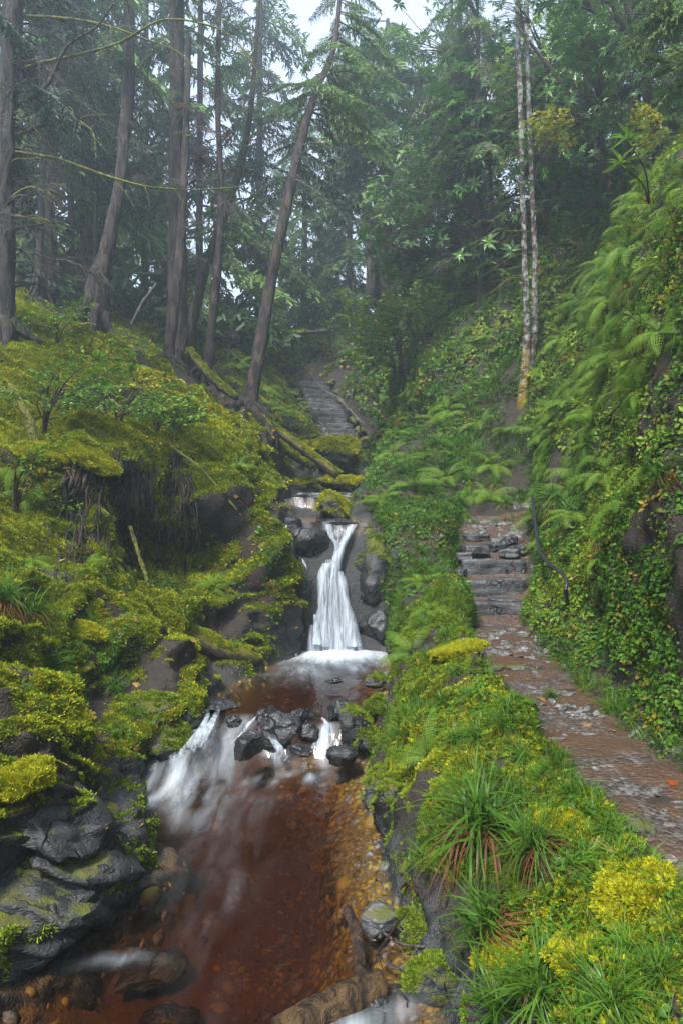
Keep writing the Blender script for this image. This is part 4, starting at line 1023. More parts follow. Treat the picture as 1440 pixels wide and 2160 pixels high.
LITP = [proto('dead_leaf', [((np.array([[0, 0, 0], [.4, .28, .10], [.45, 0, .0], [.4, -.28, .12], [1, 0, .14]]) * .045 * (1 + .3 * s), leaf_shape()[1]), np.full(5, s / 3), 0)], [LITTER]) for s in range(4)]
SMALLFERN = [None] * 3
for s in range(3):
    b = MB()
    for k in range(6):
        src = FRONDS[(s * 2 + k) % 6]
        vv = np.empty(len(src.vertices) * 3); src.vertices.foreach_get('co', vv); vv = vv.reshape(-1, 3)
        tt = np.empty(len(src.polygons) * 3, int); src.polygons.foreach_get('vertices', tt); tt = tt.reshape(-1, 3)
        M_ = np.array(Euler((_fg.normal(0, .2), _fg.uniform(-.2, .4), k * 1.05 + _fg.normal(0, .2))).to_matrix())
        b.add(vv @ M_.T * _fg.uniform(.7, 1.1), tt, 0, _fg.random())
    SMALLFERN[s] = b.mesh('small_fern', [FERN])

rg = np.random.default_rng(77)
def grow(name, dens, protos, s0, seed, dist=4.0, **kw):
    """dens: pieces per square metre at the reference distance; beyond it fewer and larger"""
    k = np.maximum(1, qc[:, 1] / dist)
    P, N, c = sample(dens / k ** 2, np.random.default_rng(seed))
    S = s0 * k[c] * np.clip(np.exp(np.random.default_rng(seed + 1).normal(0, .4, len(c))), .45, 1.7)
    return scatter(name, P - N * .004, N, S, protos, seed, **kw)

rightwall = smooth(13.05, 13.3, qu)
bank = smooth(9.0, 9.3, qu) * (1 - smooth(11.9, 12.05, qu))
yel = np.clip(qmoss * (.35 + qnA * .9 + .25 * (qu < 5)), 0, 1)
cut = (qmoss > .3) * (qab > .06)
grow('yellow_moss_cover', cut * yel * 6500, MOSSP, .62, 301, 5.5, upmix=.25)
grow('green_moss_cover', cut * np.clip(qmoss - yel * .6, 0, 1) * 4800, MOSSGP, .62, 303, 5.5, upmix=.25)
speck = ((qu < 5.2) | ((qu > 8.9) & (qu < 11))) * (qd < 8) * (qab > .03) * smooth(-.05, .3, qnC * .6 + qnB * .7) * qrock
grow('moss_specks', speck * 2600, MOSSGP, .55, 319, 5.0, upmix=.1)
gmask = bank * smooth(.10, .35, qab) * np.clip(.10 + .4 * smooth(6, 7.5, qd) + qnB * 1.5 + .5 * smooth(10.4, 11.4, qu), 0, 1) * (qd < 12)
gmask = np.maximum(gmask, smooth(9.2, 10.2, qd) * (1 - smooth(12.5, 13.5, qd)) * smooth(9.5, 10, qu) * (1 - smooth(13.6, 14.2, qu)) * np.clip(.5 + qnB * 1.5, 0, 1))
gmask = np.maximum(gmask, (qu < 5) * smooth(.3, .6, qnB) * (qd < 10) * .5 * smooth(.2, .4, qab))
grow('grass_cover', np.maximum(gmask, .7 * (qpath > .03) * (qpath < .75) * (qd < 9.5)) * 620 * (1 - .75 * qpath), GRASSP, .62, 305, 7.0, upmix=.6)
herb = rightwall * np.clip(.55 + qnB * 1.3, 0, 1) * (1 - .6 * smooth(3.0, 5.0, qz) * (qd < 10)) * (1 - qrock * .7)
herb = np.maximum(herb, bank * np.clip(qnA * 1.4 - .1 + .5 * smooth(6, 7.5, qd), 0, 1) * smooth(.15, .3, qab) * .8)
herb = np.maximum(herb, (qu < 5) * np.clip(qnB * 2.0 - .6, 0, 1) * (qd < 9) * smooth(.3, .5, qab) * (1 - qrock) * .8)
herb = np.maximum(herb, (qu < 4.95) * (qd > 5.4) * (qd < 8.7) * smooth(.08, .2, qab) * np.clip(qnB * 1.3, 0, 1) * .4)
herb = np.maximum(herb, smooth(11, 14, qd) * np.clip(.45 + qnB * 1.5, 0, 1) * (qu > 8.5))
herb = np.maximum(herb, smooth(12.5, 15, qd) * np.clip(qnB * 2.5 - .1, 0, 1) * .6)
grow('leafy_ground_cover', herb * 1500 * (1 - qpath), HERBP, .72, 307, 6.0, upmix=.25)
herby = rightwall * np.clip(.15 + qnA * 1.6 + .5 * smooth(2.2, 3.6, qz), 0, 1) * (qd < 16)
herby = np.maximum(herby, smooth(12, 15, qd) * (qu > 8.5) * np.clip(.1 + qnA * 1.8, 0, 1))
grow('pale_leafy_ground_cover', herby * 420, HERBYP, .7, 309, 6.0, upmix=.3)
fm = rightwall * smooth(1.7, 2.8, qz) * np.clip(.4 + qnB, 0, 1) * (qd < 13) * 9 + smooth(12, 15, qd) * (1 - smooth(22, 26, qd)) * (qu > 3.5) * np.clip(.2 + qnB, 0, 1) * 8
grow('small_fern_cover', fm, SMALLFERN, .20, 311, 7.0, upmix=.35)
lit = (qu < 4.6) * smooth(9.3, 11, qd) * np.clip(.7 - qmoss + qnB * .4, 0, 1) * 110 + (qu < 5) * (.3 + qmoss) * 40 * (qd < 10) + qpath * 26 + bank * 10 + (qu < 5) * (1 - qmoss) * 60 * (qd < 9.5) * (qab > .15) + (qu > 13) * 16 * (qd < 12)
lit = lit + smooth(14, 18, qd) * 40
grow('fallen_leaf_litter', lit, LITP, .62, 313, 12.0, upmix=.0, tilt=.5)
# bed gravel and sunken leaves, path chips
PEB = []
for s in range(5):
    g_ = np.random.default_rng(700 + s)
    V_ = ICO1_V * (1 + g_.normal(0, .14, (len(ICO1_V), 1))) * np.array([1, .72, .3]) * .020
    PEB.append(make_mesh('pebble', V_, ICO1_T, [GOLDLEAF if s < 4 else CHIP], flat=False, tint=np.full(len(V_), g_.random())))
CHIPP = []
for s in range(5):
    g_ = np.random.default_rng(740 + s)
    V_ = ICO1_V * (1 + g_.normal(0, .22, (len(ICO1_V), 1))) * np.array([1, .6, .25]) * .018
    CHIPP.append(make_mesh('slate_chip', V_, ICO1_T, [CHIP], flat=True, tint=np.full(len(V_), g_.random())))
bedm = (qu > 5.2) * (qu < 9.05) * (qd < 8.4) * (qd > 1.2)
shal = smooth(6.6, 7.6, qu + qnB * .8)
grow('streambed_gravel', bedm * (160 + 1500 * shal * (qd < 5.3) + 200 * (qd > 5.5)), PEB, 1.0, 315, 4.5, upmix=0, tilt=.3)
grow('streambed_stones', bedm * (10 + 14 * (qnB > 0)), PEB[3:], 2.6, 321, 6.0, upmix=0, tilt=.3)
grow('path_gravel', qpath * (qd < 10.5) * (1 - smooth(7.2, 7.5, qd) * (1 - smooth(9.0, 9.3, qd))) * np.clip(.35 + qnB * 1.6, .04, 1) * 1300, CHIPP, 1.5, 317, 3.6, upmix=0, tilt=.3)

def tuft_cover(o, lo, dens, sc, seed, protos, name='moss_tufts'):
    """moss tufts growing on the upward faces of one object"""
    me = o.data
    n = len(me.vertices); V_ = np.empty(n * 3); me.vertices.foreach_get('co', V_); V_ = V_.reshape(-1, 3)
    T_ = np.empty(len(me.polygons) * 3, int); me.polygons.foreach_get('vertices', T_); T_ = T_.reshape(-1, 3)
    Rm = np.array(o.rotation_euler.to_matrix())
    tri = V_[T_]; nn_ = np.cross(tri[:, 1] - tri[:, 0], tri[:, 2] - tri[:, 0]); ar = np.linalg.norm(nn_, axis=1) / 2; nn_ /= 2 * ar[:, None] + 1e-12
    up = (nn_ @ Rm.T)[:, 2]
    c_ = tri.mean(1) + np.array(o.location)
    w = smooth(lo, lo + .35, up + .55 * fbm(c_ * 5, 4, seed) + .3 * fbm(c_ * 16, 3, seed + 1))
    g_ = np.random.default_rng(seed); k = np.repeat(np.arange(len(ar)), g_.poisson(ar * dens * w))
    if len(k) == 0: return
    u = g_.random((len(k), 2)); u = np.where(u.sum(1, keepdims=True) > 1, 1 - u, u)
    Pm = tri[k, 0] + (tri[k, 1] - tri[k, 0]) * u[:, :1] + (tri[k, 2] - tri[k, 0]) * u[:, 1:]
    scatter(name, Pm, nn_[k], g_.uniform(.6, 1.3, len(k)) * sc, protos, seed, parent=o, upmix=.2)
for k, (o, d_, green) in enumerate(ROCKS):
    z_ = max(1, d_ / 4)
    tuft_cover(o, .3 if green else .55, 7000 / z_ ** 2, .6 * z_, 3000 + k, MOSSP if green else MOSSGP)
# ------------------------------------------------------------------ trees
BARK_RED = bark_mat('reddish_bark', (.003, .0025, .0025), (.060, .040, .033), .25)
BARK_GREY = bark_mat('grey_bark', (.003, .003, .004), (.055, .046, .042), .18)
BARK_MOSS = bark_mat('mossy_bark', (.02, .016, .012), (.07, .055, .04), .42, (.07, .09, .012))
BARK_LICHEN = bark_mat('lichen_bark', (.03, .022, .018), (.12, .075, .045), .08, (.28, .20, .012), .9, vs=.5, foot=1.6)
BARK_FAR = bark_mat('far_bark', (.02, .018, .02), (.07, .06, .055), 0)
TWIG_DEAD = bark_mat('dead_twig', (.05, .042, .04), (.16, .14, .13), 0)
TWIG_MOSS = bark_mat('mossy_twig', (.04, .035, .02), (.10, .09, .03), .6, (.15, .16, .018))
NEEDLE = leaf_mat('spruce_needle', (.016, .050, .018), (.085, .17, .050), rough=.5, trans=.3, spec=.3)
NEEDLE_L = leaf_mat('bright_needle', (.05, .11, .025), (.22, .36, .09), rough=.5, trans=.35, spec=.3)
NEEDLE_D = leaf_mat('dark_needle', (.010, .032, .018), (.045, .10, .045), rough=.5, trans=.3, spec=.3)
NEEDLE_B = leaf_mat('withered_needle', (.07, .03, .015), (.22, .10, .045), rough=.7, trans=.2, spec=.2)
RHODO = leaf_mat('rhododendron_leaf', (.02, .07, .016), (.13, .28, .045), rough=.28, trans=.2, spec=.5)
RHODO_L = leaf_mat('young_rhododendron_leaf', (.08, .19, .02), (.22, .36, .04), rough=.32, trans=.35)
BROAD = leaf_mat('broad_leaf', (.05, .13, .014), (.20, .36, .04), (.34, .27, .03), rough=.4, trans=.4, spec=.3)
BROAD_Y = leaf_mat('yellowing_leaf', (.16, .20, .02), (.42, .38, .04), rough=.45, trans=.45, spec=.3)

def spruce_branch(seed, mats, name='branch', nt_=30, droop=.35, hang=.5, sub=.34, needle=.042, dens=1.35):
    """branch of length 1 along +x: stem, side twigs hanging, needles along each twig"""
    rg = np.random.default_rng(seed)
    s = np.linspace(0, 1, 16)
    C = np.stack([s, .04 * np.sin(s * 5 + seed) * s, .06 * s - droop * s ** 2 + .10 * np.clip(s - .75, 0, 1)], 1)
    b = MB(); b.add(*tube(C, np.linspace(.014, .003, 16), 5, cap=False), 1, .4)
    NV, ND, NU = [], [], []
    for k in range(nt_):
        t = .12 + .88 * (k + rg.random() * .8) / nt_
        p = np.array([np.interp(t, s, C[:, i]) for i in range(3)])
        for side in (-1, 1):
            ln = sub * (1.05 - t * .75) * rg.uniform(.5, 1.15)
            q = np.linspace(0, 1, 7)
            ax = np.array([.55 + .4 * t, side * rg.uniform(.5, 1.0), 0.05]); ax /= np.linalg.norm(ax)
            Q = p + ax[None] * (q * ln)[:, None] + np.array([0, 0, -1.0])[None] * ((q ** 1.7) * ln * hang * rg.uniform(.6, 1.5))[:, None]
            b.add(*tube(Q, np.linspace(.0045, .0015, 7), 3, cap=False), 1, .4)
            m_ = max(4, int(ln * 46 * dens))
            tt = rg.random(m_)
            L = np.stack([np.interp(tt, q, Q[:, i]) for i in range(3)], 1)
            tg = np.stack([np.interp(tt, q, np.gradient(Q[:, i])) for i in range(3)], 1); tg /= np.linalg.norm(tg, axis=1)[:, None]
            o = rg.normal(size=(m_, 3)); o -= tg * (o * tg).sum(1)[:, None]; o /= np.linalg.norm(o, axis=1)[:, None]
            o[:, 2] *= .5
            NV.append(L); ND.append(tg * .9 + o * .75); NU.append(np.full(m_, rg.random()))
    L = np.vstack(NV); D = np.vstack(ND); c = np.concatenate(NU)
    n = len(L)
    LV = np.array([[0, -.14, 0], [0, .14, 0], [.75, .10, 0], [1, 0, 0], [.75, -.10, 0]])
    V, T = place(LV, np.array([[0, 1, 2], [0, 2, 4], [4, 2, 3]]), basis(D, rg.normal(size=(n, 3))), L, needle * rg.uniform(.8, 1.5, n))
    b.add(V, T, 0, np.repeat(c, 5))
    return b.mesh(name, mats)

def bare_branch(seed, mat, name='dead_branch', n1=14, curl=.2, droop=.3, fine=3, thick=.011):
    """bare twiggy branch of length 1 along +x"""
    rg = np.random.default_rng(seed)
    s = np.linspace(0, 1, 18)
    C = np.stack([s, curl * fbm(np.stack([s * 2.2 + seed, s * 0, s * 0], 1), 3, seed) * s, .05 * s - droop * s ** 1.8 + .05 * vnoise(np.stack([s * 5 + seed, s * 0, s * 0], 1), seed)], 1)
    b = MB(); b.add(*tube(C, np.linspace(thick, .0025, 18), 6, cap=False, rough=.4, seed=seed), 0, .5)
    for k in range(n1):
        t = rg.uniform(.12, 1); p = np.array([np.interp(t, s, C[:, i]) for i in range(3)])
        ln = rg.uniform(.12, .4) * (1.1 - t * .6)
        ax = np.array([rg.uniform(.2, 1), rg.normal(0, .7), rg.normal(-.2, .5)]); ax /= np.linalg.norm(ax)
        q = np.linspace(0, 1, 7)
        Q = p + ax[None] * (q * ln)[:, None] + np.array([0, 0, -1.0])[None] * (q ** 2 * ln * rg.uniform(0, .6))[:, None] + rg.normal(0, .006, (7, 3)).cumsum(0)
        b.add(*tube(Q, np.linspace(thick * .4, .0015, 7), 3, cap=False), 0, .5)
        for _ in range(fine):
            u = rg.uniform(.2, 1); p2 = np.array([np.interp(u, q, Q[:, i]) for i in range(3)])
            a2 = ax + rg.normal(0, .6, 3); a2 /= np.linalg.norm(a2)
            Q2 = p2 + a2[None] * (np.linspace(0, 1, 4) * ln * rg.uniform(.3, .7))[:, None] + np.array([0, 0, -1.])[None] * (np.linspace(0, 1, 4) ** 2 * .05)[:, None]
            b.add(*tube(Q2, np.linspace(thick * .2, .001, 4), 3, cap=False), 0, .5)
    return b.mesh(name, [mat])

def leafy_branch(seed, mat, name='leafy_branch', n1=12, size=.075, w=.6, droop=.15, per=9, spread=.45):
    rg = np.random.default_rng(seed)
    s = np.linspace(0, 1, 14)
    C = np.stack([s, .06 * np.sin(s * 4 + seed), .22 * s - droop * s ** 2], 1)
    b = MB(); b.add(*tube(C, np.linspace(.010, .002, 14), 5, cap=False), 1, .5)
    Ls, Ds = [], []
    for k in range(n1):
        t = .15 + .85 * (k + rg.random()) / n1; p = np.array([np.interp(t, s, C[:, i]) for i in range(3)])
        side = 1 if k % 2 else -1
        ln = spread * (1.1 - .7 * t) * rg.uniform(.5, 1.1)
        ax = np.array([.7, side * rg.uniform(.5, 1), rg.normal(.05, .2)]); ax /= np.linalg.norm(ax)
        q = np.linspace(0, 1, 6)
        Q = p + ax[None] * (q * ln)[:, None] + np.array([0, 0, -1.])[None] * (q ** 2 * ln * .2)[:, None]
        b.add(*tube(Q, np.linspace(.004, .0015, 6), 3, cap=False), 1, .5)
        m_ = per
        u = rg.uniform(.15, 1.02, m_)
        Ls.append(p + ax[None] * (u * ln)[:, None] + np.array([0, 0, -1.])[None] * (u ** 2 * ln * .2)[:, None])
        D = ax[None] * .6 + rg.normal(0, .55, (m_, 3)); D[:, 2] = D[:, 2] * .45 - .1; Ds.append(D)
    L = np.vstack(Ls); D = np.vstack(Ds); n = len(L)
    LV, LT = leaf_shape(w, .15, .12)
    up = np.array([0, 0, 1.0]) + rg.normal(0, .35, (n, 3))
    V, T = place(LV, LT, basis(D, up), L, size * rg.uniform(.6, 1.25, n))
    b.add(V, T, 0, np.repeat(rg.random(n), 5))
    return b.mesh(name, [mat, STEM])

def whorl_branch(seed, mat, name='leafy_branch', nw=26, size=.11, ext=.8):
    """rhododendron branch: leaf whorls at the shoot ends"""
    rg = np.random.default_rng(seed)
    b = MB(); Ls, Ds, Us, Cs = [], [], [], []
    for k in range(nw):
        e = np.array([rg.uniform(.25, 1.05), rg.normal(0, .34), rg.normal(.06, .28)]) * ext
        mid_ = e * np.array([.55, .25, .35])
        Q = catmull([(0, 0, 0), mid_, e], 7)
        b.add(*tube(Q, np.linspace(.008, .003, 7), 3, cap=False), 1, .5)
        m_ = rg.integers(7, 11); a = np.arange(m_) * 2.399 + rg.random()
        ax = e / np.linalg.norm(e) * .4 + np.array([0, 0, .7]) + rg.normal(0, .2, 3); ax /= np.linalg.norm(ax)
        u1 = np.cross(ax, [0.3, 1, .1]); u1 /= np.linalg.norm(u1); u2 = np.cross(ax, u1)
        lift = rg.uniform(-.25, .55, m_)
        D = u1[None] * np.cos(a)[:, None] + u2[None] * np.sin(a)[:, None] + ax[None] * lift[:, None]
        Ls.append(np.repeat(e[None], m_, 0)); Ds.append(D); Us.append(np.repeat(ax[None], m_, 0)); Cs.append(np.full(m_, rg.random()))
    L, D, U, c = np.vstack(Ls), np.vstack(Ds), np.vstack(Us), np.concatenate(Cs)
    LV, LT = leaf_shape(.30, .25, .18)
    V, T = place(LV, LT, basis(D, U), L, size * rg.uniform(.7, 1.2, len(L)))
    b.add(V, T, 0, np.repeat(c, 5))
    return b.mesh(name, [mat, STEM])

SPR = [spruce_branch(900 + k, [NEEDLE, TWIG_DEAD], hang=.45 + .2 * (k % 3), droop=.22 + .1 * k) for k in range(4)]
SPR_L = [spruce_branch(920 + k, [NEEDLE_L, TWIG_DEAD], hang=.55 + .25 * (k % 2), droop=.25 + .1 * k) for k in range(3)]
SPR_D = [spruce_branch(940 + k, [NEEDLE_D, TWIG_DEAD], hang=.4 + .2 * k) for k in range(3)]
SPR_B = [spruce_branch(960 + k, [NEEDLE_B, TWIG_DEAD], dens=.5) for k in range(2)]
SPR_F = [spruce_branch(970 + k, [(NEEDLE, NEEDLE_L, NEEDLE_L)[k], TWIG_DEAD], nt_=22, needle=.085, dens=.55, hang=.6, droop=.3 + .1 * k) for k in range(3)]
DEADB = [bare_branch(980 + k, TWIG_DEAD, n1=26, fine=5) for k in range(3)]
MOSSB = [bare_branch(1000 + k, TWIG_MOSS, 'mossy_branch', n1=7, fine=1, thick=.013, droop=.12 + .1 * k) for k in range(4)]
SNAG = [bare_branch(1010 + k, BARK_GREY, 'dead_branch', n1=5, fine=1, thick=.02, droop=-.1 + .15 * k) for k in range(3)]
BRD = [leafy_branch(1020 + k, BROAD) for k in range(3)]
BRY = [leafy_branch(1030 + k, BROAD_Y) for k in range(2)]
RHB = [whorl_branch(1040 + k, RHODO) for k in range(3)]
RHL = [whorl_branch(1050 + k, RHODO_L, nw=16) for k in range(2)]

_tg = np.random.default_rng(404)
def trunk_tree(label, pts, bark, group=None, name='tree', rough=.14, sides=26, n=90, flare=1.3):
    """pts: (px, py, depth, width px) from foot to top"""
    C = catmull([(*W3(a, b, c), w / F * c * .44) for a, b, c, w in pts], n)
    P, r = C[:, :3].copy(), C[:, 3].copy()
    foot = P[0].copy()
    g, _ = drop(foot[0], foot[1])
    nf = max(6, n // 8); r[:nf] *= 1 + (flare - 1) * np.linspace(1, 0, nf) ** 2
    dirn = P[0] - P[1]; dirn /= np.linalg.norm(dirn)
    dirn = dirn * .6 + np.array([0, .25, -.5])
    P = np.vstack([P[0] + dirn * 1.0, P[0] + dirn * .45, P]); r = np.concatenate([[r[0] * 1.5, r[0] * 1.22], r])
    tr = thing(name, label, 'tree', foot, group=group)
    b = MB(); b.add(*tube(P - foot, r, sides, rough, int(foot[0] * 97) % 1000), 0, .5)
    put('trunk', b.mesh('trunk', [bark]), tr)
    if sides > 20 and foot[1] < 14.5 and bark is not BARK_LICHEN:
        for k in range(6):                       # roots gripping the slope
            a = k * 1.05 + _tg.normal(0, .25); ln = _tg.uniform(.35, .85); pts_ = []
            for q_ in np.linspace(0, 1, 6):
                x_, y_ = foot[0] + math.cos(a) * (r[2] * .5 + ln * q_), foot[1] + math.sin(a) * (r[2] * .5 + ln * q_)
                g_ = drop(x_, y_)[0].z
                z_ = g_ + .02 - .10 * q_ + (1 - q_) ** 3 * max(0, min(.5, foot[2] - g_ + .25))
                pts_.append((x_, y_, z_)); a += _tg.normal(0, .12)
            rb_ = MB(); rb_.add(*tube(catmull(pts_, 14) - foot, np.linspace(r[2] * .42, .012, 14), 8, .35, k), 0, .5)
            put('root', rb_.mesh('root', [bark]), tr)
    tr_data = (P - foot, r)
    return tr, tr_data

def limbs(tree, data, count, t, length, protos, name='branch', az=None, pitch=(-.1, .35), taper=.5, roll=.3):
    """branches of a tree: t = range along the trunk, az = (mean, spread) in world, 0 = +x, pi/2 = away"""
    P, r = data
    for k in range(count):
        u = t[0] + (t[1] - t[0]) * (k + _tg.random()) / count
        x = u * (len(P) - 1); i = min(int(x), len(P) - 2); p = P[i] * (1 - x + i) + P[i + 1] * (x - i)
        a = _tg.uniform(0, 2 * math.pi) if az is None else az[0] + _tg.normal(0, az[1])
        ln = _tg.uniform(*length) * (1 - taper * (u - t[0]) / max(t[1] - t[0], 1e-3))
        put(name, protos[_tg.integers(0, len(protos))], tree, Vector(p), (_tg.normal(0, roll), _tg.uniform(*pitch), a), ln)

PI = math.pi
# -- left group
t1, d1 = trunk_tree('dark trunk with long mossy bare branches rising from the left bank', [(6, 720, 9.17, 62), (8, 600, 9.17, 54), (10, 430, 9.17, 50), (14, 250, 9.17, 46), (26, 60, 9.17, 42), (30, -120, 9.17, 40)], BARK_GREY)
limbs(t1, d1, 18, (.15, .98), (.6, 1.9), SNAG, 'dead_branch', (0.2, .7), (-.45, .2))
limbs(t1, d1, 9, (.3, .8), (.7, 1.4), MOSSB, 'mossy_branch', (0.1, .5), (-.3, .4))
limbs(t1, d1, 12, (.5, 1), (1.2, 2.2), SPR_D, 'branch', (0.6, 1.0), (.0, .5))
def bough(tree, data, pts, r0, mat, name='mossy_branch', n=40, twigs=6):
    """one long limb that the photograph shows singly"""
    C = catmull([(*W3(a, b, c),) for a, b, c in pts], n); base = np.array(tree.location)
    b = MB(); b.add(*tube(C - base, np.linspace(r0, r0 * .3, n), 7, .5, 5), 0, .5)
    for k in range(twigs):
        i = _tg.integers(n // 3, n); p = C[i] - base
        dv = C[min(i + 1, n - 1)] - C[i - 1]; dv = dv / np.linalg.norm(dv) + _tg.normal(0, .6, 3)
        q = np.linspace(0, 1, 6)[:, None]
        b.add(*tube(p + dv * q * _tg.uniform(.1, .4) - np.array([0, 0, .12]) * q ** 2 + _tg.normal(0, .008, (6, 3)).cumsum(0), np.linspace(r0 * .35, .002, 6), 4), 0, .5)
    return put(name, b.mesh(name, [mat]), tree)
bough(t1, d1, [(34, 320, 9.17), (120, 334, 8.91), (190, 358, 8.65), (250, 378, 8.52), (330, 396, 8.38), (410, 400, 8.38), (500, 395, 8.52)], 0.022, TWIG_MOSS)
bough(t1, d1, [(24, 230, 9.30), (90, 190, 9.04), (150, 90, 8.91), (200, 60, 8.78), (245, 0, 8.65)], 0.034, BARK_MOSS)
bough(t1, d1, [(40, 170, 9.30), (110, 205, 9.04), (170, 255, 8.91), (200, 290, 8.78), (203, 340, 8.78)], 0.021, TWIG_MOSS)
bough(t1, d1, [(50, 35, 9.30), (110, 36, 9.17), (200, 48, 9.04), (300, 80, 8.91), (380, 112, 8.91), (410, 145, 8.91)], 0.023, TWIG_MOSS)
bough(t1, d1, [(30, 150, 9.30), (120, 125, 9.04), (240, 95, 8.91), (360, 40, 8.78), (460, 60, 8.78), (540, 130, 8.78)], 0.023, TWIG_MOSS)
bough(t1, d1, [(20, 420, 9.17), (60, 395, 8.91), (108, 410, 8.78)], 0.021, TWIG_MOSS)
bough(t1, d1, [(18, 455, 9.17), (55, 458, 8.91), (105, 465, 8.78)], 0.018, TWIG_MOSS)

t2, d2 = trunk_tree('slim straight dark trunk behind the branchy left trunk', [(84, 545, 13.5, 18), (90, 400, 13.5, 16), (96, 220, 13.5, 14), (104, 0, 13.5, 12), (108, -200, 13.5, 10)], BARK_GREY)
limbs(t2, d2, 18, (.35, 1), (1.0, 2.2), SPR_D, 'branch', None, (0, .5))
limbs(t1, d1, 14, (.2, .95), (.8, 1.8), DEADB, 'dead_branch', (0.1, .8))
limbs(t2, d2, 12, (.1, .6), (.6, 1.3), DEADB, 'dead_branch')
t3, d3 = trunk_tree('gently curved dark trunk next to the slim straight one', [(100, 535, 14.0, 30), (106, 420, 14, 26), (118, 260, 14, 25), (140, 110, 14, 23), (166, -20, 14, 21), (180, -200, 14, 18)], BARK_GREY)
limbs(t3, d3, 20, (.4, 1), (1.2, 2.4), SPR_D, 'branch', None, (0, .5))
limbs(t3, d3, 14, (.1, .7), (.6, 1.4), DEADB, 'dead_branch')
t4, d4 = trunk_tree('leaning reddish trunk with swollen foot on the left hillside', [(206, 606, 11.6, 44), (232, 500, 11.7, 36), (252, 400, 11.8, 32), (265, 270, 11.9, 30), (274, 120, 12, 28), (272, -40, 12, 26), (270, -200, 12, 22)], BARK_RED, flare=1.35)
limbs(t4, d4, 12, (.55, 1), (.8, 1.8), SPR, 'branch', None, (0, .5))
limbs(t4, d4, 8, (.3, .8), (.4, 1.0), DEADB, 'dead_branch')
t5, d5 = trunk_tree('thick straight spruce trunk, the stoutest in the grove', [(376, 735, 12.6, 52), (374, 620, 12.6, 46), (374, 450, 12.6, 44), (374, 250, 12.6, 40), (374, 50, 12.6, 37), (374, -220, 12.6, 32)], BARK_RED, flare=1.3)
limbs(t5, d5, 7, (.3, .62), (.35, .9), SPR_L, 'branch', None, (0, .5))
limbs(t5, d5, 10, (.25, .95), (.5, 1.3), DEADB, 'dead_branch')
limbs(t5, d5, 4, (.4, .62), (.8, 1.3), SPR_B, 'withered_branch', (-.2, .4))
limbs(t5, d5, 10, (.68, 1), (1.0, 2.0), SPR, 'branch', None, (0, .5))
t6, d6 = trunk_tree('reddish trunk leaning against the stoutest spruce', [(355, 788, 11.7, 34), (362, 700, 11.8, 28), (374, 600, 12.0, 25), (384, 480, 12.2, 22), (392, 300, 12.3, 18), (398, 80, 12.4, 14)], BARK_RED, flare=1.3)
limbs(t6, d6, 7, (.3, 1), (.5, 1.2), DEADB, 'dead_branch')
t7, d7 = trunk_tree('curved green mossy trunk bending away from the spruces', [(402, 705, 13.4, 24), (420, 620, 13.4, 24), (445, 530, 13.4, 21), (478, 440, 13.4, 20), (505, 360, 13.4, 19), (525, 260, 13.4, 15), (540, 100, 13.4, 11), (548, -80, 13.4, 8)], BARK_MOSS)
limbs(t7, d7, 12, (.4, 1), (.7, 1.7), DEADB, 'dead_branch')
limbs(t7, d7, 7, (.35, .8), (.6, 1.2), SPR_D, 'branch', (0, .8))
t8, d8 = trunk_tree('slender dark trunk between the mossy curved trunk and the leaning one', [(438, 770, 12.6, 26), (450, 660, 12.6, 22), (462, 540, 12.6, 20), (466, 400, 12.6, 17), (460, 220, 12.6, 14), (462, 40, 12.6, 11), (464, -120, 12.6, 9)], BARK_RED)
limbs(t8, d8, 16, (.35, 1), (.8, 1.8), DEADB, 'dead_branch')
limbs(t8, d8, 6, (.4, .75), (.6, 1.2), SPR_B, 'withered_branch', (2.6, .8))
limbs(t8, d8, 6, (.3, .8), (.6, 1.1), SPR, 'branch', (.4, .8))
t9, d9 = trunk_tree('long leaning trunk standing over the stream by the fallen log', [(516, 885, 11.7, 46), (540, 780, 11.9, 36), (560, 660, 12.1, 32), (582, 540, 12.3, 28), (606, 430, 12.5, 26), (632, 310, 12.8, 24), (664, 200, 13.0, 19), (704, 100, 13.3, 14), (716, 0, 13.5, 11), (722, -140, 13.6, 9)], BARK_RED, flare=1.3)
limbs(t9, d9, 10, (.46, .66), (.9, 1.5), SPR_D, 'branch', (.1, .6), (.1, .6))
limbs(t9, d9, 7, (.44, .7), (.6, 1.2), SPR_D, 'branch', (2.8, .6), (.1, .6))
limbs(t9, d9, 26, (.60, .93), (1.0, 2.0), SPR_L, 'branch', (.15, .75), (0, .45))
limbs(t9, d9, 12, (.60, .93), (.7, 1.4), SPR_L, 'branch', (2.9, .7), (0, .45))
limbs(t9, d9, 12, (.3, .6), (.4, 1.0), DEADB, 'dead_branch')
for tr_, dt_ in ((t4, d4), (t5, d5), (t6, d6), (t8, d8), (t9, d9), (t3, d3)):
    limbs(tr_, dt_, 9, (.08, .6), (.10, .32), SNAG, 'stub', None, (-.4, .3), 0)
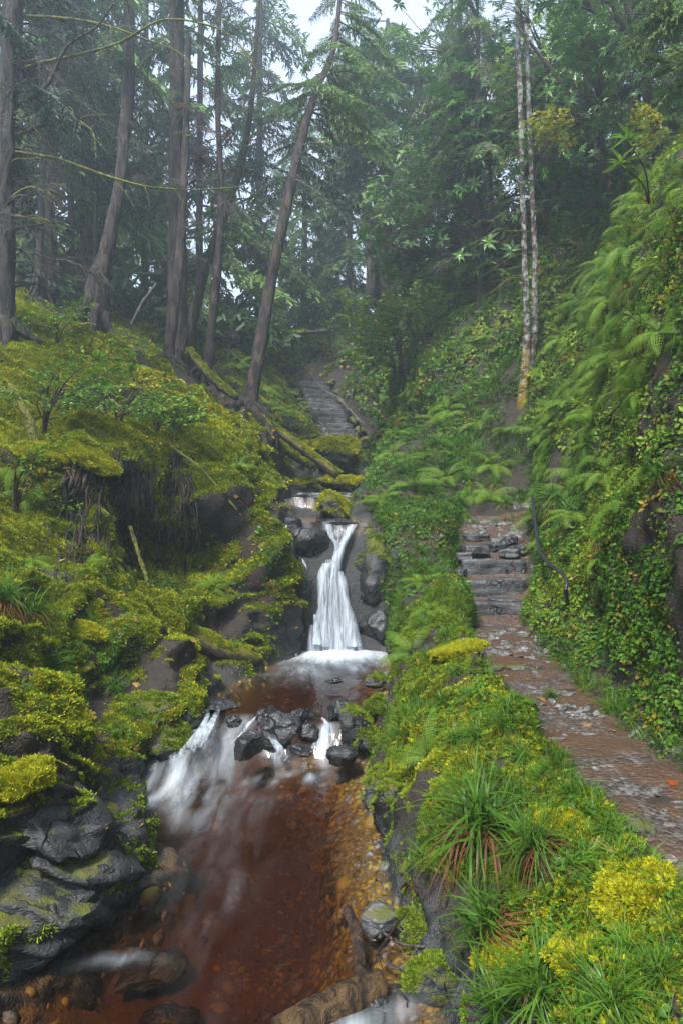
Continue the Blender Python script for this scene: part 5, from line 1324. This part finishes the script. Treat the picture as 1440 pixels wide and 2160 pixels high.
# -- right group
for lb, pts in (('left stem of the slender twin trees blotched with white lichen', [(1108, 772, 11.6, 20.4), (1110, 690, 11.6, 16.3), (1106, 560, 11.6, 15.0), (1101, 400, 11.6, 14.3), (1097, 240, 11.6, 13.6), (1092, 80, 11.6, 11.6), (1088, -80, 11.6, 9.5), (1086, -200, 11.6, 8.2)]),
                ('right stem of the slender twin trees with yellow lichen at its foot', [(1116, 764, 11.7, 20.4), (1127, 690, 11.7, 15.0), (1127, 560, 11.7, 13.6), (1121, 400, 11.7, 12.2), (1115, 240, 11.7, 11.6), (1110, 80, 11.7, 10.2), (1106, -80, 11.7, 8.2), (1104, -200, 11.7, 6.8)])):
    tt, dt = trunk_tree(lb, pts, BARK_LICHEN, flare=1.25, rough=.08)
    limbs(tt, dt, 16, (.18, .9), (.5, 1.5), MOSSB, 'mossy_branch', (PI, .45), (-.1, .5))
    limbs(tt, dt, 5, (.3, .95), (.4, .9), DEADB, 'dead_branch', (.2, .6))
t12, d12 = trunk_tree('broad shadowy trunk on the far saddle beside a stump', [(812, 560, 21.5, 38), (812, 480, 21.5, 34), (812, 380, 21.5, 32), (814, 220, 21.5, 24), (816, 120, 21.5, 16), (817, 40, 21.5, 8)], BARK_FAR)
limbs(t12, d12, 60, (.36, 1), (1.6, 3.4), SPR_F, 'branch', None, (0, .5))
t13, d13 = trunk_tree('thin trunk close beside the broad far one', [(782, 570, 21, 17), (780, 460, 21, 15), (778, 340, 21, 12), (776, 200, 21, 9), (775, 90, 21, 5)], BARK_FAR)
limbs(t13, d13, 36, (.3, 1), (1.2, 2.6), SPR_F, 'branch', None, (0, .5))
t14, d14 = trunk_tree('thin far spruce trunk right of the stump', [(926, 500, 23, 13), (924, 400, 23, 12), (922, 300, 23, 9), (922, 200, 23, 6), (922, 110, 23, 4)], BARK_FAR)
limbs(t14, d14, 34, (.42, 1), (1.4, 2.8), SPR_F, 'branch', None, (0, .5))
limbs(t14, d14, 16, (.15, .7), (.8, 1.8), DEADB, 'dead_branch')
t15, d15 = trunk_tree('spruce with drooping pale sprays left of the lichened twin stems', [(1012, 640, 14.5, 16), (1010, 450, 14.5, 14), (1008, 250, 14.5, 12), (1006, 0, 14.5, 9), (1005, -200, 14.5, 7)], BARK_GREY)
limbs(t15, d15, 40, (.36, 1), (1.0, 2.0), SPR_L, 'branch', (PI * .95, 1.0), (.05, .7))
limbs(t15, d15, 14, (.15, .8), (.6, 1.4), DEADB, 'dead_branch', (PI, .8))
# -- misty background spruces
BG = [('pale misty spruce behind the curved dark trunk', 215, 560, 19, 16), ('pale misty spruce between the leaning trunk and the stout one', 305, 620, 22, 18), ('misty spruce behind the stoutest trunk', 420, 600, 20, 18),
      ('dim spruce at the left edge behind the branchy trunk', 40, 560, 16, 20), ('dim spruce deep behind the slim straight trunk', 150, 560, 17, 16), ('grey misty spruce behind the mossy curved trunk', 545, 640, 23, 18),
      ('faint spruce on the skyline above the far stairway', 640, 650, 28, 17), ('faint spruce beside the saddle trunk', 735, 620, 27, 16), ('faint spruce right of the far thin trunk', 965, 560, 25, 16),
      ('ghostly spruce furthest up the misty gorge', 690, 640, 40, 15), ('ghostly spruce beyond the saddle', 860, 600, 38, 15), ('ghostly spruce far behind the leaning trunk', 590, 640, 42, 15), ('ghostly spruce far left in the mist', 330, 600, 34, 15), ('ghostly spruce deep in the left mist', 240, 580, 38, 15), ('ghostly spruce behind the drooping sprays', 1010, 500, 36, 15)]
for k, (lb, px, py, dd, w) in enumerate(BG):
    p, _ = drop(*W3(px, py, dd)[:2])
    y0 = CY - (p.z - CH) / dd * F
    hgt = (15 + 3 * (k % 3)) / dd * F
    hgt = min(hgt, (24.2 - p.z) / dd * F)
    if 600 < px < 880: hgt = min(hgt, y0 - (250 if dd > 30 else 170))
    tb, db = trunk_tree(lb, [(px, y0 + 4, dd, w), (px + 3, y0 - hgt * .5, dd, w * .75), (px + 6, y0 - hgt, dd, w * .3)], BARK_FAR, 'misty background spruces', sides=8, n=20)
    pr = SPR_F
    limbs(tb, db, 70 if dd < 30 else 56, (.10, .98), (2.0, 3.6), pr, 'branch', None, (0, .5), .65)
    if dd < 30: limbs(tb, db, 10, (.05, .5), (1.0, 2.0), DEADB, 'dead_branch')
# plain dim trunks on the left hillside
for k, (lb, px, py, dd, w, lean) in enumerate([('bare dim trunk in the shade of the left hillside', 60, 560, 17, 20, 8), ('second bare dim trunk, close beside the slim straight one', 178, 540, 18, 16, -6), ('crooked dim trunk leaning behind the curved one', 150, 480, 17, 18, 120), ('pale dead trunk behind the leaning reddish one', 200, 560, 16, 12, 4), ('distant bare trunk left of the leaning reddish one', 165, 520, 22, 12, 10)]):
    p, _ = drop(*W3(px, py, dd)[:2]); y0 = CY - (p.z - CH) / dd * F
    tb, db = trunk_tree(lb, [(px, y0 + 4, dd, w), (px + lean * .5, y0 - 260, dd, w * .8), (px + lean, y0 - 620, dd, w * .6)], BARK_GREY, sides=9, n=24)
    limbs(tb, db, 8, (.2, 1), (.6, 1.4), DEADB, 'dead_branch')
    limbs(tb, db, 10, (.5, 1), (.9, 1.8), SPR_D, 'branch')
for lb, px, py, dd, r_, h_ in (('dark broken stump on the far saddle', 850, 535, 20.5, .28, .75),):
    p, _ = drop(*W3(px, py, dd)[:2])
    C = np.array([[0, 0, -.3], [0, 0, 0], [.02, 0, h_ * .5], [.03, .01, h_]])
    b = MB(); V_, T_ = tube(catmull(C, 14), np.linspace(r_ * 1.25, r_, 14), 16, .25, 3); V_[-1, 2] -= .12; b.add(V_, T_, 0, .5)
    s_ = thing('stump', lb, 'stump', p); put('trunk', b.mesh('trunk', [BARK_GREY]), s_)
# ------------------------------------------------------------------ shrubs, ferns, tussocks, logs
def shrub(name, label, p, nb, length, protos, az=None, pitch=(-1.0, .2), base_h=.3, group=None, cat='shrub', stem=True, zr=(.2, 1.0), bname='leafy_branch'):
    p = Vector(p)
    o = thing(name, label, cat, p, group=group)
    if stem:
        b = MB()
        for k in range(4):
            a = _tg.uniform(0, 6.28) if az is None else az[0] + _tg.normal(0, .6)
            e = np.array([math.cos(a) * base_h * .5, math.sin(a) * base_h * .5, base_h])
            b.add(*tube(catmull([(0, 0, -.1), e * np.array([.3, .3, .5]), e], 9), np.linspace(.014, .006, 9) * (1 + base_h), 6, .3, k), 0, .5)
        put('stem', b.mesh('stem', [STEM]), o)
    for k in range(nb):
        a = _tg.uniform(0, 6.28) if az is None else az[0] + _tg.normal(0, az[1])
        rr = base_h * .5 * _tg.random()
        put(bname, protos[_tg.integers(0, len(protos))], o, (math.cos(a) * rr, math.sin(a) * rr, base_h * _tg.uniform(*zr)), (_tg.normal(0, .4), _tg.uniform(*pitch), a), length * _tg.uniform(.6, 1.15))
    return o

# rhododendron thicket on the right slope
for lb, px, py, dd, h_, nb, ln in (('tall dark rhododendron thicket right of the lichened twin stems', 1235, 560, 15.0, 4.6, 46, 1.6), ('rhododendron rising high behind the twin stems', 1150, 430, 16.0, 5.5, 46, 1.9), ('dark rhododendron in the shaded hollow above the ferns', 1300, 480, 12.0, 3.6, 54, 1.2),
                                   ('rhododendron crown overhanging the top of the right slope', 1400, 330, 10, 3.2, 54, 1.1), ('rhododendron behind the drooping pale spruce', 1040, 520, 16.5, 3.6, 36, 2.0)):
    p, n = drop(*W3(px, py, dd)[:2])
    shrub('rhododendron', lb, p - Vector((0, 0, .1)), nb, ln, RHB, None, (-.9, .6), h_, zr=(.05, 1.0))
p, n = drop(*W3(1190, 300, 14.0)[:2])
shrub('rhododendron', 'bright young rhododendron growth among the dark thicket', p + Vector((-.3, -.5, 2.2)), 16, 1.2, RHL, (PI * 1.2, .9), (-.6, .3), 1.6)
# a single sprig with big leaves (each leaf its own piece)
BIGL = [make_mesh('leaf', np.vstack([leaf_shape(.26, .25, .05 + .1 * k)[0]]), leaf_shape()[1], [RHODO_L], tint=np.full(5, .3 + .3 * k)) for k in range(3)]
for lb, px, py, dd in (('upper rosette of large pale green rhododendron leaves against the dark hollow', 1322, 298, 6.6), ('lower rosette of large pale green rhododendron leaves', 1308, 350, 6.6)):
    c0 = W3(px, py, dd); o = thing('rhododendron_sprig', lb, 'sprig', c0)
    root, _ = hit(1370, 440)
    b = MB(); b.add(*tube(catmull([np.array(root) - c0, (np.array(root) - c0) * .5 + np.array([.06, 0, .05]), (0, 0, 0)], 16), np.linspace(.012, .005, 16), 6, .3, 2), 0, .5)
    put('stem', b.mesh('stem', [STEM]), o)
    for k in range(13):
        a = k * 2.399; el = -.15 - .75 * (k / 13) + .2
        put('leaf', BIGL[k % 3], o, (0, 0, .004 * k), (_tg.normal(0, .25), el, a), _tg.uniform(.13, .2))

# leafy saplings
for lb, px, py, dd, nb, ln, h_ in (('thin-leaved hazel sapling spreading over the left moss bank', 90, 800, 7.4, 16, .75, .5), ('hazel sapling leaning over the root overhang', 250, 830, 8.2, 16, .8, .45), ('small hazel sapling on the bright moss ridge', 330, 900, 8.6, 12, .6, .3), ('hazel sprays under the leftmost trunk', 30, 850, 6.6, 12, .6, .4), ('low leafy sapling between the left trunks', 120, 690, 9.4, 10, .6, .35)):
    p, n = drop(*W3(px, py, dd)[:2])
    shrub('sapling', lb, p, nb, ln, BRD, (-.3, 1.2), (-.5, .15), h_, cat='sapling')
for lb, px, py, dd, nb, ln, h_ in (('bright leafy maple sapling above the far stairway', 848, 770, 15.5, 24, 1.1, 1.5), ('leafy shrub hanging beside the far handrail', 835, 800, 14.6, 16, .9, .7), ('leafy shrub at the top of the far stairway', 700, 745, 19.5, 16, 1.1, .8), ('leafy sapling below the mossy far ridge', 880, 740, 15.2, 18, 1.0, .8)):
    p, n = hit(px, py)
    shrub('sapling', lb, p, nb, ln, BRD, (PI * 1.1, 1.0), (-.6, .2), h_, cat='sapling')
for lb, px, py, dd, pr, nb, ln in (('yellow leafed twigs hanging in front of the dark rhododendron hollow', 1240, 290, 8.0, BRY, 7, .6), ('golden leaf spray at the top right of the slope', 1432, 300, 5.2, BRY, 7, .35), ('feathery pale spruce sprays overhanging the top right corner', 1500, 40, 6.0, SPR_L, 8, .7), ('spruce sprays hanging below the feathery pale ones', 1500, 170, 6.2, SPR_L, 6, .6)):
    shrub('overhanging_spray', lb, W3(px, py, dd), nb, ln, pr, (PI, .5), (-.2, .6), .3, stem=False, cat='branch', bname='branch')

# ferns
def ground_fern(lb, px, py, size, count=7, group=None, **kw):
    p, n = hit(px, py)
    return fern(lb, p, n, size, count, group, **kw)
ground_fern('large light green fern reaching out over the stream from the path bank', 905, 1600, .36, 7, arc=(1.9, 4.3), lean=.8)
ground_fern('fern drooping over the waterfall pool from the right bank', 870, 1380, .40, 8, arc=(1.8, 4.6), lean=.8)
ground_fern('fern on the bank edge beside the lower steps', 905, 1290, .34, 8, lean=.7)
ground_fern('pale fern above the bank beside the waterfall crag', 890, 1230, .32, 7, lean=.7)
ground_fern('fern beneath the bent handrail hook', 1150, 1285, .34, 7, arc=(2.2, 5.2), lean=.8)
ground_fern('big fern crowning the bank above the stone steps', 1040, 985, .62, 10, lean=.5)
ground_fern('fern at the back of the steps landing', 940, 1010, .5, 9, lean=.5)
ground_fern('fern leaning from the grass left of the big tussock', 1010, 1660, .16, 5, lean=.8)
ground_fern('small fern among the tussocks by the moss cushion', 1120, 1840, .14, 6)
ground_fern('dark green fern at the roots of the left bank', 175, 1190, .30, 7, lean=.8)
ground_fern('fern sprouting below the hanging roots', 215, 1210, .26, 6, lean=.8)
ground_fern('small fern in the shade of the moss buttress', 450, 1240, .26, 7, lean=.8, dead=1)
ground_fern('fern over the left tussock', 60, 1180, .40, 8, lean=.6, dead=2)
ground_fern('fern in the shade beside the root overhang', 60, 1040, .34, 8, lean=.6)
ground_fern('fern below the hazel sprays on the left bank', 30, 990, .36, 8, lean=.6)
ground_fern('small fern on the left mossy rock', 40, 1440, .16, 6, lean=.6)
ground_fern('fern hanging at the root curtain foot', 190, 1320, .22, 6, lean=.8)
ground_fern('fern on the moss ridge below the leaning trunk', 500, 985, .34, 8, lean=.6)
ground_fern('fern by the mossy ridge end', 560, 1000, .3, 7, lean=.7)
for px, py, s in ((545, 740, .75), (575, 735, .8), (500, 780, .7), (560, 790, .7)):
    ground_fern('fern clump behind the leaning trunk foot', px, py, s, 10, 'ferns behind the leaning trunk', lean=.4)
for px, py, s in ((600, 830, .6), (625, 850, .6), (640, 880, .6), (660, 895, .55), (690, 905, .5), (610, 880, .6), (660, 860, .55), (590, 870, .6), (620, 800, .6)):
    ground_fern('fern in the ranks left of the far stairway', px, py, s, 9, 'ferns edging the far stairway', lean=.5)
fg = np.random.default_rng(99)
cnt = 0
pool = np.where((qu > 13.15) & (qu < 15.6) & inview & (qc[:, 2] > 1.25) & (qd > 3) & (qd < 12.5) & (sx > 1000) & (sx < 1480) & (sy > 380) & (sy < 1300))[0]
wgt = qa[pool] * np.clip(.25 + qnB[pool] * 1.2 + .3 * smooth(1.8, 3.2, qc[pool, 2]), .02, 1); wgt /= wgt.sum()
for k in fg.choice(pool, 120, replace=False, p=wgt):
    hi = qc[k, 2] > 2.6; dead_ = int(fg.integers(0, 3))
    lb = ('bright fern arching from the steep slope above the handrail' if hi else 'fern hanging from the steep slope beside the path') + (', withered brown fronds under it' if dead_ else ', all fronds green')
    fern(lb, qc[k] + qn[k] * .04, qn[k], fg.uniform(.28, .54), 8, ('upper' if hi else 'lower') + ' right slope ferns ' + ('with withered fronds' if dead_ else 'all green'), lean=.55, dead=dead_)
pool = np.where((qu > 9.6) & (qu < 13.6) & (qd > 9.8) & (qd < 14) & inview)[0]
wgt = qa[pool] / qa[pool].sum()
for k in fg.choice(pool, 26, replace=False, p=wgt):
    dead_ = int(fg.random() < .4)
    fern('fern on the green bank beyond the steps landing' + (', a withered frond under it' if dead_ else ', all fronds green'), qc[k], qn[k], fg.uniform(.35, .55), 8, 'ferns beyond the steps landing ' + ('with a withered frond' if dead_ else 'all green'), lean=.5, dead=dead_)

# grass tussocks
def tussock_mesh(seed, n=90, L=.42, w=.008, dead=30):
    b = MB()
    V_, T_, c_ = blades(seed, n, L, w, .035, (.05, 1.25), 1.25, 7, .12); b.add(V_, T_, 0, c_)
    if dead:
        if dead > 20:
            V_, T_, c_ = blades(seed + 2, dead, L * 1.1, w, .05, (1.7, 2.6), .4, 6, .1); b.add(V_, T_, 1, c_)
        V_, T_, c_ = blades(seed + 1, dead, L * .95, w * .9, .04, (1.1, 1.9), 1.3, 6, .35); b.add(V_, T_, 1, c_)
    return b.mesh('tussock', [GRASS, SEDGE_DEAD])
TUS = [tussock_mesh(1200 + 3 * k, 80 + 20 * (k % 2), .40, .0085, (30, 10, 60)[k % 3]) for k in range(6)]
def tussock(lb, px, py, s, k=0, group=None, lean=.45, off=0):
    p, n = hit(px, py)
    ax = (n * lean + Vector((0, 0, 1)) * (1 - lean)).normalized()
    return thing('grass_tussock', lb, 'grass', p + n * off, (Matrix.Rotation(k * 1.7, 4, 'Z') and ax.to_track_quat('Z', 'Y').to_euler()), s, group, TUS[k % 6])
big = tussock('largest arching sedge tussock with a skirt of brown dead blades on the stream bank', 1020, 1765, 1.35, 2, lean=.6, off=.10)
tussock('bushy bright tussock at the lower end of the grassy bank', 1150, 2090, 1.0, 1, lean=.4)
tussock('tussock beside the lower bushy one, over the dark rocks', 1060, 2130, .9, 0, lean=.5)
tussock('tussock under the yellow moss cushion', 1240, 2060, .6, 3)
tussock('tussock below the big arching sedge', 1070, 1960, .95, 5, lean=.6, off=.08)
tussock('tussock with dead blades between moss mound and cushion', 1150, 1800, .75, 2, lean=.6, off=.08)
tussock('bushy tussock on the left bank over the mossy rock', 60, 1290, 1.1, 2, lean=.4)
tussock('long-bladed tussock low on the left bank', 110, 1400, .8, 1, lean=.6)
tussock('tussock on the left bank by the rotten log', 240, 1450, .6, 0, lean=.6)
tussock('tussock at the left frame of the rock', 10, 1260, 1.0, 5, lean=.4)
tussock('great tussock hanging over the handrail', 1170, 1050, 1.25, 2, lean=.6)
tussock('tussock beside the great one above the handrail', 1210, 1080, 1.1, 5, lean=.7)
tussock('tussock with brown skirt under the slope ferns', 1250, 1010, 1.1, 2, lean=.7)
tussock('tussock growing by the path under the leafy wall', 1290, 1500, .55, 1, lean=.5)
tussock('small tussock at the wall foot', 1160, 1470, .4, 3)
tussock('tussock on the boulder by the upper pool', 750, 1050, .7, 2)
tussock('tussock over the undercut mossy rock', 770, 1010, 1.0, 2)
for k, (px, py, s) in enumerate(((880, 960, 1.2), (920, 940, 1.3), (960, 945, 1.3), (1000, 960, 1.2), (860, 1000, 1.1), (930, 985, 1.2), (1040, 1020, 1.0), (985, 1010, 1.0), (900, 1040, .9), (1060, 1060, .8))):
    tussock('rusty-skirted tussock of the sedge bank behind the steps', px, py, s, (2, 5, 0)[k % 3], 'sedge bank behind the steps', .5)
for k, (px, py, s) in enumerate(((960, 1420, .5), (930, 1480, .5), (990, 1470, .5), (1060, 1530, .55), (1000, 1560, .55), (1100, 1600, .5), (1150, 1640, .5), (1210, 1680, .5), (1080, 1680, .5), (960, 1560, .55), (1240, 1720, .5), (940, 1340, .5), (920, 1210, .6), (960, 1160, .6), (890, 1320, .6), (880, 1160, .6), (1290, 1760, .5), (1330, 2010, .5), (1390, 2060, .5), (1300, 2120, .6))):
    tussock('short tussock on the mossy bank between stream and path', px, py, s, k, 'tussocks of the bank between stream and path', .6)

pool = np.where((qu > 13.2) & (qu < 15.4) & inview & (qc[:, 2] > 1.2) & (qd > 3.4) & (qd < 11) & (sx > 1100) & (sx < 1460) & (sy > 480) & (sy < 1250))[0]
for j_, k in enumerate(fg.choice(pool, 16, replace=False, p=qa[pool] / qa[pool].sum())):
    thing('grass_tussock', 'rusty-skirted tussock clinging to the steep fern slope', 'grass', qc[k] + qn[k] * .05, (Vector(qn[k]) * .5 + Vector((0, 0, .5))).to_track_quat('Z', 'Y').to_euler(), fg.uniform(.7, 1.1), 'rusty tussocks of the fern slope', TUS[(2, 5)[j_ % 2]])
# moss cushions
def cushion(lb, px, py, size, seed, mats=MOSSP, dens=16000, sc=.6, green=False):
    p, n = hit(px, py)
    V_ = ICO_V * np.asarray(size) * np.array([1.1, 1.1, .45]) * (1 + .45 * fbm(ICO_V * 1.7 + seed, 4, seed))[:, None]
    q = n.to_track_quat('Z', 'Y'); ax = (n * .5 + Vector((0, 0, .5))).normalized().to_track_quat('Z', 'Y')
    V_ = V_ @ np.array(ax.to_matrix()).T
    o = thing('moss_cushion', lb, 'moss', p, me=make_mesh('moss_cushion', V_, ICO_T, [CUSH]))
    tri = V_[ICO_T]; nn_ = np.cross(tri[:, 1] - tri[:, 0], tri[:, 2] - tri[:, 0]); ar = np.linalg.norm(nn_, axis=1) / 2; nn_ /= 2 * ar[:, None]
    g_ = np.random.default_rng(seed); k = np.repeat(np.arange(len(ar)), g_.poisson(ar * dens))
    u = g_.random((len(k), 2)); u = np.where(u.sum(1, keepdims=True) > 1, 1 - u, u)
    Pm = tri[k, 0] + (tri[k, 1] - tri[k, 0]) * u[:, :1] + (tri[k, 2] - tri[k, 0]) * u[:, 1:]
    scatter('moss_tufts', Pm, nn_[k], g_.uniform(.6, 1.3, len(k)) * sc, mats, seed, parent=o, upmix=.2)
    return o
mm = NT('moss_cushion_body'); CUSH = mm.surf(mm.bsdf(mm.mix(mm.noise(40, 3, vec=mm.geo()), (.05, .055, .005), (.20, .18, .01)), .8, spec=.2))
cushion('bright yellow moss cushion on the path edge stone', 1330, 1880, (.15, .13, .12), 41)
cushion('yellow moss mound draped over the bank by the path', 1190, 1760, (.12, .11, .17), 42)
cushion('round mossy cap on the stone beside the lowest step', 965, 1370, (.22, .2, .10), 43)
cushion('fluffy yellow-green cushion on the left rock', 50, 1640, (.13, .12, .12), 44)
cushion('bright moss knoll on the left bank above the roots', 100, 960, (.24, .2, .2), 46, dens=7000, sc=.8)
cushion('moss knoll capping the root overhang', 200, 965, (.25, .22, .13), 47, dens=7000, sc=.8)
cushion('moss cushion on the left bank above the rock', 190, 1330, (.16, .14, .10), 48, dens=9000, sc=.7)
cushion('moss mound at the lower path bank', 1060, 2010, (.12, .10, .09), 49)
cushion('low moss cushion among the lower tussocks', 1230, 2010, (.10, .1, .07), 50)

# logs, roots and sticks
LOG_MOSS = rock_mat('mossy_log', (-.1, .45), ((.06, .075, .008), (.24, .22, .014)), ((.012, .009, .007), (.05, .035, .026)), (.45, .7))
LOG_WET = bark_mat('wet_log', (.012, .007, .006), (.07, .04, .026), .05)
LOG_GOLD = bark_mat('pale_wet_log', (.02, .012, .007), (.12, .07, .028), .1)
def log(lb, pts, mat, name='log', sides=14, n=30, rough=.2, snags=0):
    C = catmull([(*W3(a, b, c), w / F * c * .5) for a, b, c, w in pts], n)
    base = C[0, :3].copy()
    b = MB(); b.add(*tube(C[:, :3] - base, C[:, 3], sides, rough, int(abs(pts[0][0])) % 91), 0, .5)
    for k in range(snags):
        i = _tg.integers(4, n - 2); dv = _tg.normal(0, 1, 3); dv /= np.linalg.norm(dv); dv[1] = -abs(dv[1])
        q = np.linspace(0, 1, 6)[:, None]
        b.add(*tube(C[i, :3] - base + dv * q * _tg.uniform(.08, .3) + _tg.normal(0, .008, (6, 3)).cumsum(0), np.linspace(C[i, 3] * .35, .003, 6), 5), 0, .5)
    o = thing(name, lb, 'log' if name == 'log' else 'branch', base, me=b.mesh(name, [mat]))
    if mat is LOG_MOSS:
        z_ = max(1, pts[0][2] / 6)
        tuft_cover(o, .25, 3600 / z_ ** 2, .55 * z_, 4000 + int(pts[0][0]), MOSSGP + MOSSP[:2])
    return o
log('fallen mossy log slanting down to the upper stream', [(528, 868, 11.6, 15), (590, 912, 11.5, 17), (650, 956, 11.4, 18), (712, 1002, 11.3, 21)], LOG_MOSS, snags=3)
log('darker fallen log lying under the mossy slanting one', [(532, 895, 11.9, 15), (570, 925, 11.85, 15), (620, 962, 11.8, 15), (660, 985, 11.75, 15)], LOG_MOSS)
log('mossy root log running down from the stout trunk', [(400, 740, 11.6, 16), (440, 790, 11.4, 18), (480, 825, 11.2, 16), (500, 840, 11.1, 12)], LOG_MOSS)
log('moss covered log leading down to the pool on the left', [(238, 1280, 6.9, 40), (310, 1308, 7.0, 48), (390, 1340, 7.05, 52), (470, 1372, 7.15, 46), (548, 1394, 7.3, 26)], LOG_MOSS, rough=.4, snags=8)
log('wet brown snapped log standing upright against the left bank', [(320, 1432, 6.05, 28), (328, 1400, 6.1, 27), (336, 1360, 6.2, 25), (342, 1324, 6.3, 22)], LOG_WET, rough=.12)
log('shorter snapped log beside the wet upright one', [(304, 1400, 6.2, 20), (314, 1372, 6.3, 18), (324, 1342, 6.4, 16)], LOG_WET, rough=.12)
log('thick waterlogged log lying in the stream bottom corner', [(590, 2190, 2.62, 84), (660, 2150, 2.70, 80), (730, 2112, 2.78, 72), (802, 2075, 2.88, 60)], LOG_GOLD, rough=.12)
log('black wet stick standing in the shallows', [(760, 2068, 2.95, 26), (758, 2020, 3.05, 25), (752, 1970, 3.15, 24), (732, 1918, 3.3, 20)], LOG_WET, 'stick', rough=.2)
log('horizontal dead log lying far behind the leaning trunk', [(560, 700, 20, 8), (620, 702, 20, 8), (690, 698, 20, 8)], BARK_FAR)
log('mossy bent log at the head of the far stairway', [(585, 702, 18.5, 10), (620, 706, 18.4, 12), (645, 700, 18.3, 11)], LOG_MOSS)
for k, (lb, pts) in enumerate([
    ('thin bare stick leaning in the sand beach', [(795, 2015, 3.0, 6), (812, 1985, 3.05, 6), (846, 1935, 3.1, 5)]),
    ('bent rusty twig on the sand beach', [(796, 2012, 3.02, 5), (830, 2042, 2.98, 6), (905, 2038, 2.95, 5)]),
    ('long rusty twig lying over the beach stones', [(800, 1962, 3.15, 6), (850, 1992, 3.1, 6), (915, 1998, 3.05, 5)]),
    ('short black stick pointing at the water log', [(800, 2082, 2.9, 9), (830, 2080, 2.9, 10), (856, 2076, 2.9, 8)]),
    ('dead mossy branch dangling below the root overhang', [(275, 1110, 7.2, 8), (300, 1190, 7.1, 9), (318, 1250, 7.0, 9), (325, 1290, 6.95, 6)]),
    ('thin mossy branch hanging beside the cave hollow', [(270, 1195, 7.0, 7), (285, 1240, 6.95, 8), (308, 1290, 6.9, 8), (320, 1320, 6.85, 6)]),
    ('bare dead branch propped under the roots', [(210, 1250, 6.6, 7), (262, 1290, 6.5, 8), (306, 1326, 6.4, 8), (310, 1340, 6.4, 6)]),
    ('pale bare branch lying across the rotten logs', [(236, 1254, 6.9, 9), (270, 1258, 6.9, 10), (304, 1252, 6.9, 8)]),
    ('pale broken stick jutting from the left bank above the rocks', [(292, 1428, 5.7, 5), (276, 1455, 5.65, 7), (264, 1472, 5.6, 6)]),
    ('dark twig lying over the left tussock', [(64, 1420, 4.6, 6), (100, 1428, 4.55, 6), (144, 1412, 4.5, 4)]),
    ('slim fallen branch lying down the moss ridge', [(230, 840, 8.6, 6), (330, 920, 8.5, 6), (420, 985, 8.3, 5), (500, 1075, 8.1, 4)]),
    ('thin stick arching over the moss ridge end', [(478, 1020, 8.4, 4), (497, 1060, 8.3, 5), (508, 1088, 8.25, 4)]),
    ('mossy dead branch rising behind the hazel', [(80, 960, 7.0, 24), (66, 900, 7.0, 20), (44, 850, 7.0, 14), (20, 810, 7.0, 9)]),
    ('pale dead pole leaning on the left hillside litter', [(275, 690, 12, 5), (300, 640, 12.1, 6), (330, 600, 12.2, 5)]),
    ('pale dead branch fallen on the far saddle', [(770, 532, 20, 5), (800, 530, 19.8, 6), (838, 548, 19.6, 4)])]):
    log(lb, pts, (LOG_WET, TWIG_MOSS, TWIG_DEAD)[0 if k in (0, 3, 9) else 1 if k in (4, 5, 12, 10) else 2], 'fallen_branch', 7, 20, .4, 3)
rt = thing('root_overhang', 'tangled curtain of dark roots hanging from the left bank over a hollow', 'roots', W3(270, 1000, 7.0))
rb = np.array(rt.location)
RTM = [BARK_GREY, LOG_WET, BARK_MOSS]
for k in range(120):
    px = _tg.uniform(130, 400); py = 985 + .10 * abs(px - 280) + _tg.normal(0, 14)
    ln = _tg.uniform(70, 260)
    h0, _ = hit(px, py); dd = h0.y
    pts = [W3(px + _tg.normal(0, 10), py - 22, hit(px, py - 22)[0].y + .03), W3(px, py, dd - .03)]
    far_ = _tg.uniform(.02, .14)
    for s in range(6):
        px += _tg.normal(-1, 9); py += ln / 6
        dd = min(hit(px, py)[0].y - _tg.uniform(.02, .08), dd + far_)
        pts.append(W3(px, py, dd))
    C = catmull(np.array(pts) - rb, 20)
    b = MB(); b.add(*tube(C, np.linspace(_tg.uniform(.006, .024), .003, 20), 6, .5, k), 0, .5)
    put('root', b.mesh('root', [RTM[k % 3]]), rt)
p, n = hit(1412, 1660)
thing('red_leaf', 'curled rust red leaf lying on the gravel path', 'leaf', p + Vector((0, 0, .01)), (.2, .1, .5), .045, None, make_mesh('red_leaf', np.array([[0, 0, 0], [.4, .5, .3], [.45, 0, .05], [.4, -.45, .28], [1.1, 0, .25], [.1, .5, .22], [.1, -.5, .2]]), np.array([[0, 2, 1], [0, 3, 2], [1, 2, 4], [2, 3, 4], [0, 1, 5], [0, 6, 3]]), [leaf_mat('rust_leaf', (.25, .04, .01), (.4, .1, .02))]))
# ------------------------------------------------------------------ the mist hanging in the gorge
m = NT('mist')
pv = m.n('VolumePrincipled')
pv.inputs['Color'].default_value = (.74, .87, 1.0, 1)
pv.inputs['Density'].default_value = 0.0062
pv.inputs['Anisotropy'].default_value = 0.45
m.l(pv.outputs[0], m.out.inputs['Volume'])
bx = [(-70, -9, -2.6), (70, -9, -2.6), (70, 66, -2.6), (-70, 66, -2.6), (-70, -9, 26), (70, -9, 26), (70, 66, 26), (-70, 66, 26)]
me = make_mesh('haze', np.array(bx), np.array([(0, 3, 2, 1), (4, 5, 6, 7), (0, 1, 5, 4), (1, 2, 6, 5), (2, 3, 7, 6), (3, 0, 4, 7)]), [m.m])
put('haze', me, kind='stuff')
